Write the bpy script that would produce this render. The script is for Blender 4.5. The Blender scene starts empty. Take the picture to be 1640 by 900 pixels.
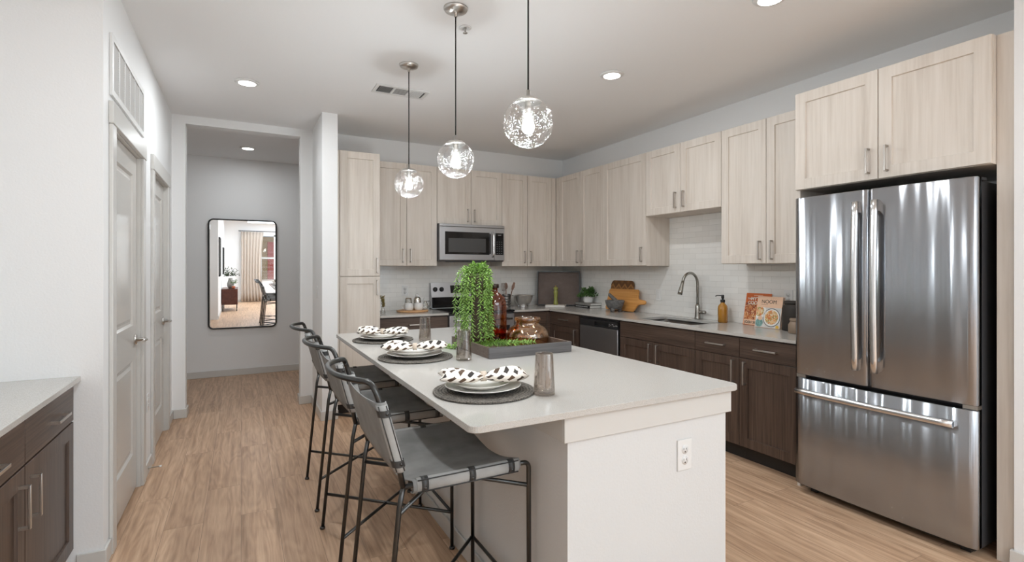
import bpy, bmesh, math, random
from mathutils import Matrix, Vector
random.seed(7)
S = bpy.context.scene
C = S.collection
PI = math.pi

# ------------------------------------------------------------------ camera
CAM_H, F_PX, YAW, HORIZON = 1.375, 812.17, 0.4907, 430.28
cd = bpy.data.cameras.new('camera'); cam = bpy.data.objects.new('camera', cd); C.objects.link(cam)
cd.sensor_fit = 'HORIZONTAL'; cd.sensor_width = 36.0
cd.lens = F_PX / 1640.0 * 36.0
cd.shift_y = -(450.0 - HORIZON) / 1640.0
cd.clip_start = 0.05
cam.location = (0, 0, CAM_H); cam.rotation_euler = (PI / 2, 0, -YAW)
S.camera = cam

# ------------------------------------------------------------------ world, exposure, big lights
S.view_settings.view_transform = 'Standard'; S.view_settings.look = 'None'
S.view_settings.gamma = 1.0; S.view_settings.use_curve_mapping = False
S.view_settings.exposure = 0.03
W = bpy.data.worlds.new('sky'); S.world = W; W.use_nodes = True
bg = W.node_tree.nodes['Background']; bg.inputs['Color'].default_value = (0.92, 0.96, 1.0, 1); bg.inputs['Strength'].default_value = 1.0
try:
    S.cycles.caustics_reflective = False; S.cycles.caustics_refractive = False
    S.cycles.max_bounces = 10; S.cycles.diffuse_bounces = 8; S.cycles.transparent_max_bounces = 16
    S.cycles.sample_clamp_indirect = 6.0
    S.cycles.use_denoising = True
except Exception:
    pass

def area(name, loc, direction, sx, sy, power, col=(1, 1, 1), spread=180):
    l = bpy.data.lights.new(name, 'AREA'); l.shape = 'RECTANGLE'; l.size = sx; l.size_y = sy
    l.energy = power; l.color = col; l.spread = math.radians(spread)
    o = bpy.data.objects.new(name, l); C.objects.link(o); o.location = loc
    o.rotation_euler = Vector(direction).to_track_quat('-Z', 'Y').to_euler()
    return o
# daylight through the rear windows and the added side glazing, plus an added overhead fill
area('daylight_rear', (3.52, -5.05, 1.55), (0, 1, 0.15), 1.5, 1.6, 18, (0.74, 0.88, 1.0))
area('added_side_daylight', (5.88, -3.0, 1.45), (-1, 0.30, 0.22), 3.7, 2.3, 110, (0.74, 0.88, 1.0))  # area lamp at the glazing put in to let light in
area('overhead_fill', (1.6, -2.9, 2.74), (0, 0.0, -1), 2.8, 3.6, 180, (0.79, 0.91, 1.0))  # unseen panel, added to lift the overall brightness
sl = bpy.data.lights.new('sun', 'SUN'); sl.energy = 5.0; sl.angle = math.radians(1.5); sl.color = (1.0, .96, .90)
so_ = bpy.data.objects.new('sun', sl); C.objects.link(so_); so_.rotation_euler = Vector((-.62, .30, -.60)).to_track_quat('-Z', 'Y').to_euler()

# ------------------------------------------------------------------ materials
def nodes(name):
    m = bpy.data.materials.new(name); m.use_nodes = True
    nt = m.node_tree; return m, nt, nt.nodes, nt.links, nt.nodes['Principled BSDF']

def mat(name, col, rough=0.5, metal=0.0, bump=0.0, bscale=200.0, var=0.0, vscale=8.0, coat=0.0, spec=None, emit=None, estr=0.0):
    m, nt, N, L, b = nodes(name)
    b.inputs['Base Color'].default_value = (*col, 1); b.inputs['Roughness'].default_value = rough
    b.inputs['Metallic'].default_value = metal
    if coat: b.inputs['Coat Weight'].default_value = coat; b.inputs['Coat Roughness'].default_value = 0.08
    if spec is not None: b.inputs['Specular IOR Level'].default_value = spec
    if emit: b.inputs['Emission Color'].default_value = (*emit, 1); b.inputs['Emission Strength'].default_value = estr
    tc = N.new('ShaderNodeTexCoord')
    if bump:
        n = N.new('ShaderNodeTexNoise'); n.inputs['Scale'].default_value = bscale; n.inputs['Detail'].default_value = 2
        L.new(tc.outputs['Object'], n.inputs['Vector'])
        bp = N.new('ShaderNodeBump'); bp.inputs['Strength'].default_value = bump; bp.inputs['Distance'].default_value = 0.002
        L.new(n.outputs['Fac'], bp.inputs['Height']); L.new(bp.outputs['Normal'], b.inputs['Normal'])
    if var:
        n = N.new('ShaderNodeTexNoise'); n.inputs['Scale'].default_value = vscale; n.inputs['Detail'].default_value = 4
        L.new(tc.outputs['Object'], n.inputs['Vector'])
        r = N.new('ShaderNodeValToRGB'); e = r.color_ramp.elements
        e[0].position = .3; e[1].position = .7
        e[0].color = (*[c * (1 - var) for c in col], 1); e[1].color = (*[min(1, c * (1 + var)) for c in col], 1)
        L.new(n.outputs['Fac'], r.inputs['Fac']); L.new(r.outputs['Color'], b.inputs['Base Color'])
    return m

def wood(name, c0, c1, c2, axis='z', rough=0.45, dens=60.0, stretch=2.2, wave=0.5, bump=0.15, coat=0.0):
    """straight grained laminate; axis is the direction the grain runs"""
    m, nt, N, L, b = nodes(name)
    b.inputs['Roughness'].default_value = rough
    if coat: b.inputs['Coat Weight'].default_value = coat; b.inputs['Coat Roughness'].default_value = .2
    tc = N.new('ShaderNodeTexCoord')
    def mp(sc_long, sc_across):
        k = N.new('ShaderNodeMapping')
        s = [sc_across] * 3; s['xyz'.index(axis)] = sc_long
        k.inputs['Scale'].default_value = s
        L.new(tc.outputs['Object'], k.inputs['Vector']); return k
    n1 = N.new('ShaderNodeTexNoise'); n1.inputs['Scale'].default_value = 1; n1.inputs['Detail'].default_value = 6; n1.inputs['Roughness'].default_value = .65
    L.new(mp(stretch, dens).outputs['Vector'], n1.inputs['Vector'])
    n2 = N.new('ShaderNodeTexNoise'); n2.inputs['Scale'].default_value = 1; n2.inputs['Detail'].default_value = 3; n2.inputs['Distortion'].default_value = .8
    L.new(mp(stretch * .5, dens * .16).outputs['Vector'], n2.inputs['Vector'])
    mx = N.new('ShaderNodeMath'); mx.operation = 'MULTIPLY_ADD'; mx.inputs[1].default_value = wave
    L.new(n2.outputs['Fac'], mx.inputs[0])
    m2 = N.new('ShaderNodeMath'); m2.operation = 'MULTIPLY'; m2.inputs[1].default_value = 1 - wave
    L.new(n1.outputs['Fac'], m2.inputs[0]); L.new(m2.outputs[0], mx.inputs[2])
    r = N.new('ShaderNodeValToRGB'); e = r.color_ramp.elements
    e[0].position = .34; e[0].color = (*c0, 1); e[1].position = .68; e[1].color = (*c2, 1)
    q = e.new(.5); q.color = (*c1, 1)
    L.new(mx.outputs[0], r.inputs['Fac']); L.new(r.outputs['Color'], b.inputs['Base Color'])
    bp = N.new('ShaderNodeBump'); bp.inputs['Strength'].default_value = bump; bp.inputs['Distance'].default_value = .001
    L.new(n1.outputs['Fac'], bp.inputs['Height']); L.new(bp.outputs['Normal'], b.inputs['Normal'])
    return m

def floor_mat():
    m, nt, N, L, b = nodes('vinyl_plank')
    b.inputs['Roughness'].default_value = .42
    tc = N.new('ShaderNodeTexCoord')
    sw = N.new('ShaderNodeSeparateXYZ'); L.new(tc.outputs['Object'], sw.inputs[0])
    cb = N.new('ShaderNodeCombineXYZ'); L.new(sw.outputs['Y'], cb.inputs['X']); L.new(sw.outputs['X'], cb.inputs['Y'])
    br = N.new('ShaderNodeTexBrick'); br.offset = .37; br.inputs['Scale'].default_value = 1
    br.inputs['Brick Width'].default_value = 1.22; br.inputs['Row Height'].default_value = .18
    br.inputs['Mortar Size'].default_value = .0008; br.inputs['Mortar Smooth'].default_value = .3; br.inputs['Bias'].default_value = 0
    br.inputs['Color1'].default_value = (0, 0, 0, 1); br.inputs['Color2'].default_value = (1, 1, 1, 1); br.inputs['Mortar'].default_value = (.2, .2, .2, 1)
    L.new(cb.outputs[0], br.inputs['Vector'])
    # per plank offset of the grain
    ad = N.new('ShaderNodeVectorMath'); ad.operation = 'MULTIPLY_ADD'; ad.inputs[1].default_value = (3.1, 7.3, 5.0)
    L.new(br.outputs['Color'], ad.inputs[0]); L.new(tc.outputs['Object'], ad.inputs[2])
    mp = N.new('ShaderNodeMapping'); mp.inputs['Scale'].default_value = (34, 1.6, 1); L.new(ad.outputs[0], mp.inputs['Vector'])
    n1 = N.new('ShaderNodeTexNoise'); n1.inputs['Scale'].default_value = 1; n1.inputs['Detail'].default_value = 6; n1.inputs['Roughness'].default_value = .6
    n1.inputs['Distortion'].default_value = .4; L.new(mp.outputs[0], n1.inputs['Vector'])
    mp2 = N.new('ShaderNodeMapping'); mp2.inputs['Scale'].default_value = (7, .9, 1); L.new(ad.outputs[0], mp2.inputs['Vector'])
    n2 = N.new('ShaderNodeTexNoise'); n2.inputs['Scale'].default_value = 1; n2.inputs['Detail'].default_value = 2
    L.new(mp2.outputs[0], n2.inputs['Vector'])
    wv = N.new('ShaderNodeMath'); wv.operation = 'MULTIPLY'; wv.inputs[1].default_value = 14; L.new(n2.outputs['Fac'], wv.inputs[0])
    sn = N.new('ShaderNodeMath'); sn.operation = 'SINE'; wv2 = N.new('ShaderNodeMath'); wv2.operation = 'MULTIPLY'; wv2.inputs[1].default_value = 6.28
    L.new(wv.outputs[0], wv2.inputs[0]); L.new(wv2.outputs[0], sn.inputs[0])
    a1 = N.new('ShaderNodeMath'); a1.operation = 'MULTIPLY_ADD'; a1.inputs[1].default_value = .045; L.new(sn.outputs[0], a1.inputs[0]); L.new(n1.outputs['Fac'], a1.inputs[2])
    a2 = N.new('ShaderNodeMath'); a2.operation = 'MULTIPLY_ADD'; a2.inputs[1].default_value = .10
    sb = N.new('ShaderNodeMath'); sb.operation = 'SUBTRACT'; sb.inputs[1].default_value = .5; L.new(br.outputs['Color'], sb.inputs[0])
    L.new(sb.outputs[0], a2.inputs[0]); L.new(a1.outputs[0], a2.inputs[2])
    r = N.new('ShaderNodeValToRGB'); e = r.color_ramp.elements
    e[0].position = .30; e[0].color = (.35, .215, .13, 1); e[1].position = .72; e[1].color = (.65, .45, .30, 1)
    q = e.new(.5); q.color = (.505, .325, .207, 1)
    L.new(a2.outputs[0], r.inputs['Fac'])
    mm = N.new('ShaderNodeMixRGB'); mm.inputs['Color2'].default_value = (.14, .09, .06, 1)
    L.new(br.outputs['Fac'], mm.inputs['Fac']); L.new(r.outputs['Color'], mm.inputs['Color1']); L.new(mm.outputs[0], b.inputs['Base Color'])
    bp = N.new('ShaderNodeBump'); bp.inputs['Strength'].default_value = .12; bp.inputs['Distance'].default_value = .001
    L.new(n1.outputs['Fac'], bp.inputs['Height']); L.new(bp.outputs['Normal'], b.inputs['Normal'])
    return m

def tile_mat(name, u):
    m, nt, N, L, b = nodes(name)
    b.inputs['Roughness'].default_value = .12
    tc = N.new('ShaderNodeTexCoord'); sw = N.new('ShaderNodeSeparateXYZ'); L.new(tc.outputs['Object'], sw.inputs[0])
    cb = N.new('ShaderNodeCombineXYZ'); L.new(sw.outputs[u], cb.inputs['X']); L.new(sw.outputs['Z'], cb.inputs['Y'])
    br = N.new('ShaderNodeTexBrick'); br.offset = .5; br.inputs['Scale'].default_value = 1
    br.inputs['Brick Width'].default_value = .152; br.inputs['Row Height'].default_value = .0505
    br.inputs['Mortar Size'].default_value = .0011; br.inputs['Mortar Smooth'].default_value = .4
    br.inputs['Color1'].default_value = (.73, .72, .69, 1); br.inputs['Color2'].default_value = (.79, .78, .75, 1); br.inputs['Mortar'].default_value = (.56, .55, .52, 1)
    L.new(cb.outputs[0], br.inputs['Vector']); L.new(br.outputs['Color'], b.inputs['Base Color'])
    n = N.new('ShaderNodeTexNoise'); n.inputs['Scale'].default_value = 9; L.new(tc.outputs['Object'], n.inputs['Vector'])
    inv = N.new('ShaderNodeMath'); inv.operation = 'MULTIPLY_ADD'; inv.inputs[1].default_value = -1.0
    L.new(br.outputs['Fac'], inv.inputs[0]); L.new(n.outputs['Fac'], inv.inputs[2])
    bp = N.new('ShaderNodeBump'); bp.inputs['Strength'].default_value = .35; bp.inputs['Distance'].default_value = .0015
    L.new(inv.outputs[0], bp.inputs['Height']); L.new(bp.outputs['Normal'], b.inputs['Normal'])
    return m

def quartz_mat():
    m, nt, N, L, b = nodes('quartz')
    b.inputs['Roughness'].default_value = .16
    tc = N.new('ShaderNodeTexCoord')
    v = N.new('ShaderNodeTexNoise'); v.inputs['Scale'].default_value = 420; v.inputs['Detail'].default_value = 2; L.new(tc.outputs['Object'], v.inputs['Vector'])
    r = N.new('ShaderNodeValToRGB'); e = r.color_ramp.elements
    e[0].position = .30; e[0].color = (.35, .335, .305, 1); e[1].position = .46; e[1].color = (.485, .468, .44, 1)
    q = e.new(.72); q.color = (.54, .523, .495, 1)
    L.new(v.outputs['Fac'], r.inputs['Fac']); L.new(r.outputs['Color'], b.inputs['Base Color'])
    return m

def steel_mat(name, col, rough=.2, aniso=0.0, uv=False, streak=True, horizontal=True, wavy=0):
    m, nt, N, L, b = nodes(name)
    b.inputs['Base Color'].default_value = (*col, 1); b.inputs['Metallic'].default_value = 1; b.inputs['Roughness'].default_value = rough
    if aniso:
        b.inputs['Anisotropic'].default_value = aniso; b.inputs['Anisotropic Rotation'].default_value = 0.25
        if uv:
            t = N.new('ShaderNodeTangent'); t.direction_type = 'UV_MAP'; t.uv_map = 'UVMap'
            L.new(t.outputs[0], b.inputs['Tangent'])
    if wavy:
        tw = N.new('ShaderNodeTexCoord'); mw_ = N.new('ShaderNodeMapping'); mw_.inputs['Scale'].default_value = (0, 9.5, .30)
        L.new(tw.outputs['Object'], mw_.inputs['Vector']); nw = N.new('ShaderNodeTexNoise'); nw.inputs['Scale'].default_value = 1; nw.inputs['Detail'].default_value = 0.6
        L.new(mw_.outputs[0], nw.inputs['Vector']); bw_ = N.new('ShaderNodeBump'); bw_.inputs['Strength'].default_value = 1; bw_.inputs['Distance'].default_value = wavy
        L.new(nw.outputs['Fac'], bw_.inputs['Height']); L.new(bw_.outputs['Normal'], b.inputs['Normal'])
    if streak:
        tc = N.new('ShaderNodeTexCoord'); mp = N.new('ShaderNodeMapping')
        mp.inputs['Scale'].default_value = (3, 3, 420) if horizontal else (420, 420, 3)
        L.new(tc.outputs['Object'], mp.inputs['Vector'])
        n = N.new('ShaderNodeTexNoise'); n.inputs['Scale'].default_value = 1; n.inputs['Detail'].default_value = 3; L.new(mp.outputs[0], n.inputs['Vector'])
        mr = N.new('ShaderNodeMapRange'); mr.inputs['To Min'].default_value = rough * .8; mr.inputs['To Max'].default_value = rough * 1.25
        L.new(n.outputs['Fac'], mr.inputs['Value']); L.new(mr.outputs[0], b.inputs['Roughness'])
    return m

def thin_glass(name, tint=(1, 1, 1), refl=.04, seeds=False, rough=.0, rmax=.6, edge=.35):
    """thin-walled glass: tinted transparency plus fresnel gloss (real shells, light passes through)"""
    m, nt, N, L, b = nodes(name); out = N['Material Output']; N.remove(b)
    tr = N.new('ShaderNodeBsdfTransparent'); tr.inputs['Color'].default_value = (*tint, 1)
    gl = N.new('ShaderNodeBsdfGlossy'); gl.inputs['Roughness'].default_value = rough; gl.inputs['Color'].default_value = (1, 1, 1, 1)
    lw = N.new('ShaderNodeLayerWeight'); lw.inputs['Blend'].default_value = edge
    mx = N.new('ShaderNodeMixShader')
    mr = N.new('ShaderNodeMapRange'); mr.inputs['To Min'].default_value = refl; mr.inputs['To Max'].default_value = rmax
    L.new(lw.outputs['Fresnel'], mr.inputs['Value']); L.new(mr.outputs[0], mx.inputs['Fac'])
    L.new(tr.outputs[0], mx.inputs[1]); L.new(gl.outputs[0], mx.inputs[2])
    last = mx
    if seeds:
        tc = N.new('ShaderNodeTexCoord'); vo = N.new('ShaderNodeTexVoronoi'); vo.inputs['Scale'].default_value = 135
        L.new(tc.outputs['Object'], vo.inputs['Vector'])
        ns = N.new('ShaderNodeTexNoise'); ns.inputs['Scale'].default_value = 22; L.new(tc.outputs['Object'], ns.inputs['Vector'])
        th = N.new('ShaderNodeMapRange'); th.inputs['From Min'].default_value = .35; th.inputs['From Max'].default_value = .7
        th.inputs['To Min'].default_value = .05; th.inputs['To Max'].default_value = .32; L.new(ns.outputs['Fac'], th.inputs['Value'])
        lt = N.new('ShaderNodeMath'); lt.operation = 'LESS_THAN'; L.new(vo.outputs['Distance'], lt.inputs[0]); L.new(th.outputs[0], lt.inputs[1])
        k = N.new('ShaderNodeMath'); k.operation = 'MULTIPLY'; k.inputs[1].default_value = .5; L.new(lt.outputs[0], k.inputs[0])
        tl = N.new('ShaderNodeBsdfTranslucent'); tl.inputs['Color'].default_value = (.95, .95, .95, 1)
        df = N.new('ShaderNodeBsdfDiffuse'); df.inputs['Color'].default_value = (.95, .95, .95, 1)
        ms = N.new('ShaderNodeMixShader'); ms.inputs['Fac'].default_value = .5; L.new(tl.outputs[0], ms.inputs[1]); L.new(df.outputs[0], ms.inputs[2])
        m2 = N.new('ShaderNodeMixShader'); L.new(k.outputs[0], m2.inputs['Fac']); L.new(mx.outputs[0], m2.inputs[1]); L.new(ms.outputs[0], m2.inputs[2])
        bp = N.new('ShaderNodeBump'); bp.inputs['Strength'].default_value = .25; bp.inputs['Distance'].default_value = .002
        L.new(vo.outputs['Distance'], bp.inputs['Height']); L.new(bp.outputs['Normal'], gl.inputs['Normal'])
        last = m2
    L.new(last.outputs[0], out.inputs['Surface'])
    return m

def food_mat(name, cols, scale=60):
    m, nt, N, L, b = nodes(name); b.inputs['Roughness'].default_value = .45
    tc = N.new('ShaderNodeTexCoord'); vo = N.new('ShaderNodeTexVoronoi'); vo.inputs['Scale'].default_value = scale
    ns = N.new('ShaderNodeTexNoise'); ns.inputs['Scale'].default_value = scale * .6; L.new(tc.outputs['Object'], ns.inputs['Vector'])
    mxv = N.new('ShaderNodeMixRGB'); mxv.inputs['Fac'].default_value = .06; L.new(tc.outputs['Object'], mxv.inputs['Color1']); L.new(ns.outputs['Color'], mxv.inputs['Color2'])
    L.new(mxv.outputs[0], vo.inputs['Vector'])
    sp = N.new('ShaderNodeSeparateXYZ'); L.new(vo.outputs['Color'], sp.inputs[0])
    r = N.new('ShaderNodeValToRGB'); r.color_ramp.interpolation = 'CONSTANT'; e = r.color_ramp.elements
    n = len(cols); e[0].color = (*cols[0], 1); e[0].position = 0; e[1].color = (*cols[1], 1); e[1].position = 1 / n
    for i in range(2, n): q = e.new(i / n); q.color = (*cols[i], 1)
    L.new(sp.outputs['X'], r.inputs['Fac']); L.new(r.outputs['Color'], b.inputs['Base Color'])
    return m

def napkin_mat():
    m, nt, N, L, b = nodes('patterned_linen'); b.inputs['Roughness'].default_value = .85
    uv = N.new('ShaderNodeUVMap'); uv.uv_map = 'UVMap'
    mp = N.new('ShaderNodeMapping'); mp.inputs['Rotation'].default_value = (0, 0, .75); L.new(uv.outputs[0], mp.inputs['Vector'])
    br = N.new('ShaderNodeTexBrick'); br.offset = .5; br.inputs['Scale'].default_value = 1
    br.inputs['Brick Width'].default_value = .042; br.inputs['Row Height'].default_value = .029
    br.inputs['Mortar Size'].default_value = .0078; br.inputs['Mortar Smooth'].default_value = .05
    br.inputs['Color1'].default_value = (.028, .024, .022, 1); br.inputs['Color2'].default_value = (.10, .055, .028, 1); br.inputs['Mortar'].default_value = (.86, .80, .72, 1)
    L.new(mp.outputs[0], br.inputs['Vector']); L.new(br.outputs['Color'], b.inputs['Base Color'])
    return m

def mat_weave():
    m, nt, N, L, b = nodes('braided_fibre'); b.inputs['Roughness'].default_value = .9
    tc = N.new('ShaderNodeTexCoord')
    gr = N.new('ShaderNodeVectorMath'); gr.operation = 'LENGTH'; L.new(tc.outputs['Object'], gr.inputs[0])
    mu = N.new('ShaderNodeMath'); mu.operation = 'MULTIPLY'; mu.inputs[1].default_value = 2 * PI / .0115; L.new(gr.outputs['Value'], mu.inputs[0])
    si = N.new('ShaderNodeMath'); si.operation = 'SINE'; L.new(mu.outputs[0], si.inputs[0])
    n = N.new('ShaderNodeTexNoise'); n.inputs['Scale'].default_value = 190; n.inputs['Detail'].default_value = 3; L.new(tc.outputs['Object'], n.inputs['Vector'])
    ad = N.new('ShaderNodeMath'); ad.operation = 'MULTIPLY_ADD'; ad.inputs[1].default_value = .09; L.new(si.outputs[0], ad.inputs[0]); L.new(n.outputs['Fac'], ad.inputs[2])
    r = N.new('ShaderNodeValToRGB'); e = r.color_ramp.elements
    e[0].position = .36; e[0].color = (.035, .031, .026, 1); e[1].position = .72; e[1].color = (.22, .195, .165, 1)
    L.new(ad.outputs[0], r.inputs['Fac']); L.new(r.outputs['Color'], b.inputs['Base Color'])
    bp = N.new('ShaderNodeBump'); bp.inputs['Strength'].default_value = .9; bp.inputs['Distance'].default_value = .004
    L.new(ad.outputs[0], bp.inputs['Height']); L.new(bp.outputs['Normal'], b.inputs['Normal'])
    return m

def herring_mat():
    m, nt, N, L, b = nodes('herringbone_wood'); b.inputs['Roughness'].default_value = .45
    tc = N.new('ShaderNodeTexCoord'); sp = N.new('ShaderNodeSeparateXYZ'); L.new(tc.outputs['Object'], sp.inputs[0])
    # zig-zag strips across the board
    sc = N.new('ShaderNodeMath'); sc.operation = 'PINGPONG'; sc.inputs[1].default_value = .05; L.new(sp.outputs['Y'], sc.inputs[0])
    ad = N.new('ShaderNodeMath'); ad.operation = 'ADD'; L.new(sc.outputs[0], ad.inputs[0]); L.new(sp.outputs['Z'], ad.inputs[1])
    mu = N.new('ShaderNodeMath'); mu.operation = 'MULTIPLY'; mu.inputs[1].default_value = 42; L.new(ad.outputs[0], mu.inputs[0])
    fl = N.new('ShaderNodeMath'); fl.operation = 'FLOOR'; L.new(mu.outputs[0], fl.inputs[0])
    wn = N.new('ShaderNodeTexWhiteNoise'); wn.noise_dimensions = '1D'; L.new(fl.outputs[0], wn.inputs['W'])
    r = N.new('ShaderNodeValToRGB'); e = r.color_ramp.elements
    e[0].color = (.06, .02, .008, 1); e[1].color = (.42, .20, .06, 1); L.new(wn.outputs['Value'], r.inputs['Fac']); L.new(r.outputs['Color'], b.inputs['Base Color'])
    return m

WALL = mat('wall_paint', (.795, .80, .80), .6, bump=.25, bscale=130)
CEIL = mat('ceiling_paint', (.83, .835, .84), .75, bump=.2, bscale=110)
TRIM = mat('trim_paint', (.585, .575, .55), .32)
DOORP = mat('door_paint', (.55, .53, .50), .22)
FLOOR = floor_mat()
TILEX = tile_mat('subway_tile_x', 'X'); TILEY = tile_mat('subway_tile_y', 'Y')
OAK = wood('pale_oak', (.56, .495, .43), (.645, .585, .52), (.71, .655, .595), 'z', .5, 55, 2.0, .45, .08)
WALZ = wood('dark_walnut_upright', (.030, .0175, .0125), (.072, .046, .034), (.125, .083, .062), 'z', .38, 150, 2.5, .3, .12)
WALY = wood('dark_walnut_y', (.030, .0175, .0125), (.072, .046, .034), (.125, .083, .062), 'y', .38, 150, 2.5, .3, .12)
WALX = wood('dark_walnut_x', (.030, .0175, .0125), (.072, .046, .034), (.125, .083, .062), 'x', .38, 150, 2.5, .3, .12)
TOE = mat('toe_kick', (.012, .010, .009), .5)
QUARTZ = quartz_mat()
NICKEL = steel_mat('satin_nickel', (.62, .60, .57), .28, streak=False)
PULL = steel_mat('pull_nickel', (.50, .46, .42), .32, streak=False)
STEEL = steel_mat('brushed_stainless', (.38, .395, .42), .21, .97, True, streak=False, wavy=.018)
STEELD = steel_mat('slate_stainless', (.42, .42, .43), .36, streak=False)
CHROME = steel_mat('bright_handle', (.72, .72, .72), .22, streak=False)
BLACKG = mat('black_glass', (.006, .006, .007), .06)
BLACKP = mat('black_plastic', (.015, .015, .016), .35)
GREYP = mat('grey_casing', (.055, .055, .058), .35)
GUNMETAL = steel_mat('gunmetal_tube', (.085, .085, .083), .36, streak=False)
LEATHER = mat('grey_suede', (.235, .235, .228), .8, bump=.3, bscale=300, var=.22, vscale=9)
LEATHERL = mat('light_suede', (.34, .34, .33), .85, bump=.3, bscale=260, var=.12, vscale=14)
LEATHERD = mat('dark_strap', (.035, .035, .034), .5)
WHITEP = mat('white_plastic', (.70, .70, .69), .4)
DARKSLOT = mat('dark_slot', (.02, .02, .02), .6)
GRILLE = mat('grille_white', (.70, .70, .69), .45)
GRILLED = mat('duct_dark', (.20, .20, .195), .8)
CERAM = mat('cream_stoneware', (.74, .72, .68), .25)
CORD = mat('black_cord', (.012, .012, .012), .6)
SEED = thin_glass('seeded_glass', (.955, .955, .95), .04, True, .02, rmax=.30)
CLEAR = thin_glass('clear_glass', (.96, .96, .95), .06)
SMOKE = thin_glass('smoked_glass', (.80, .765, .735), .07, rmax=.5)
AMBER = thin_glass('amber_glass', (.62, .26, .09), .05, rmax=.4)
AMBERD = thin_glass('amber_liquid', (.80, .22, .03), .03, rmax=.2)
LUSTRE = thin_glass('lustre_glass', (.86, .66, .42), .10, rmax=.45, edge=.45)
BULB = mat('lit_bulb', (1, 1, 1), .4, emit=(1.0, .95, .86), estr=9.0)
LED = mat('lit_led', (1, 1, 1), .4, emit=(1.0, .97, .92), estr=7.0)
TRAYW = wood('tray_wood_x', (.07, .045, .033), (.12, .085, .065), (.18, .14, .115), 'x', .45, 120, 2.5, .3, .1)
TRAYG = wood('tray_wood_grey', (.055, .052, .055), (.10, .095, .095), (.16, .15, .15), 'x', .45, 120, 2.5, .3, .1)
LEAF = mat('trailing_green', (.19, .335, .06), .5, var=.55, vscale=45)
LEAFD = mat('herb_green', (.07, .15, .035), .55, var=.4, vscale=30)
STEM = mat('stem_green', (.14, .25, .05), .6)
NAPKIN = napkin_mat(); WEAVE = mat_weave(); HERRING = herring_mat()
BAMBOO = wood('bamboo', (.50, .21, .05), (.62, .29, .08), (.72, .37, .12), 'y', .4, 90, 2, .3, .05)
MANGO = wood('mango_wood', (.45, .22, .09), (.62, .36, .17), (.74, .50, .28), 'x', .45, 60, 3, .5, .05)
STONE = mat('grey_stone', (.13, .125, .12), .9, bump=.9, bscale=160, var=.35, vscale=50)
GREENP = mat('olive_lacquer', (.27, .28, .07), .3)
BRASS = mat('brass', (.55, .38, .14), .3, metal=1)
SOAP = mat('amber_soap', (.42, .19, .022), .12, coat=.6)
DARKJ = mat('dark_canister', (.026, .020, .015), .65)
TAUPE = mat('taupe_canister', (.26, .19, .135), .6)
PAPER = mat('paper', (.78, .77, .73), .8)
SPOON = wood('spoon_wood', (.10, .04, .02), (.16, .07, .035), (.24, .11, .06), 'z', .5, 80, 3, .3, .05)
LINEN = mat('linen', (.50, .43, .37), .9, bump=.3, bscale=300)
MIRROR = steel_mat('mirror_silver', (.93, .93, .93), .005, streak=False)
SIDEW = wood('mahogany', (.045, .012, .008), (.085, .025, .016), (.14, .05, .03), 'y', .35, 90, 2, .4, .05)

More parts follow.
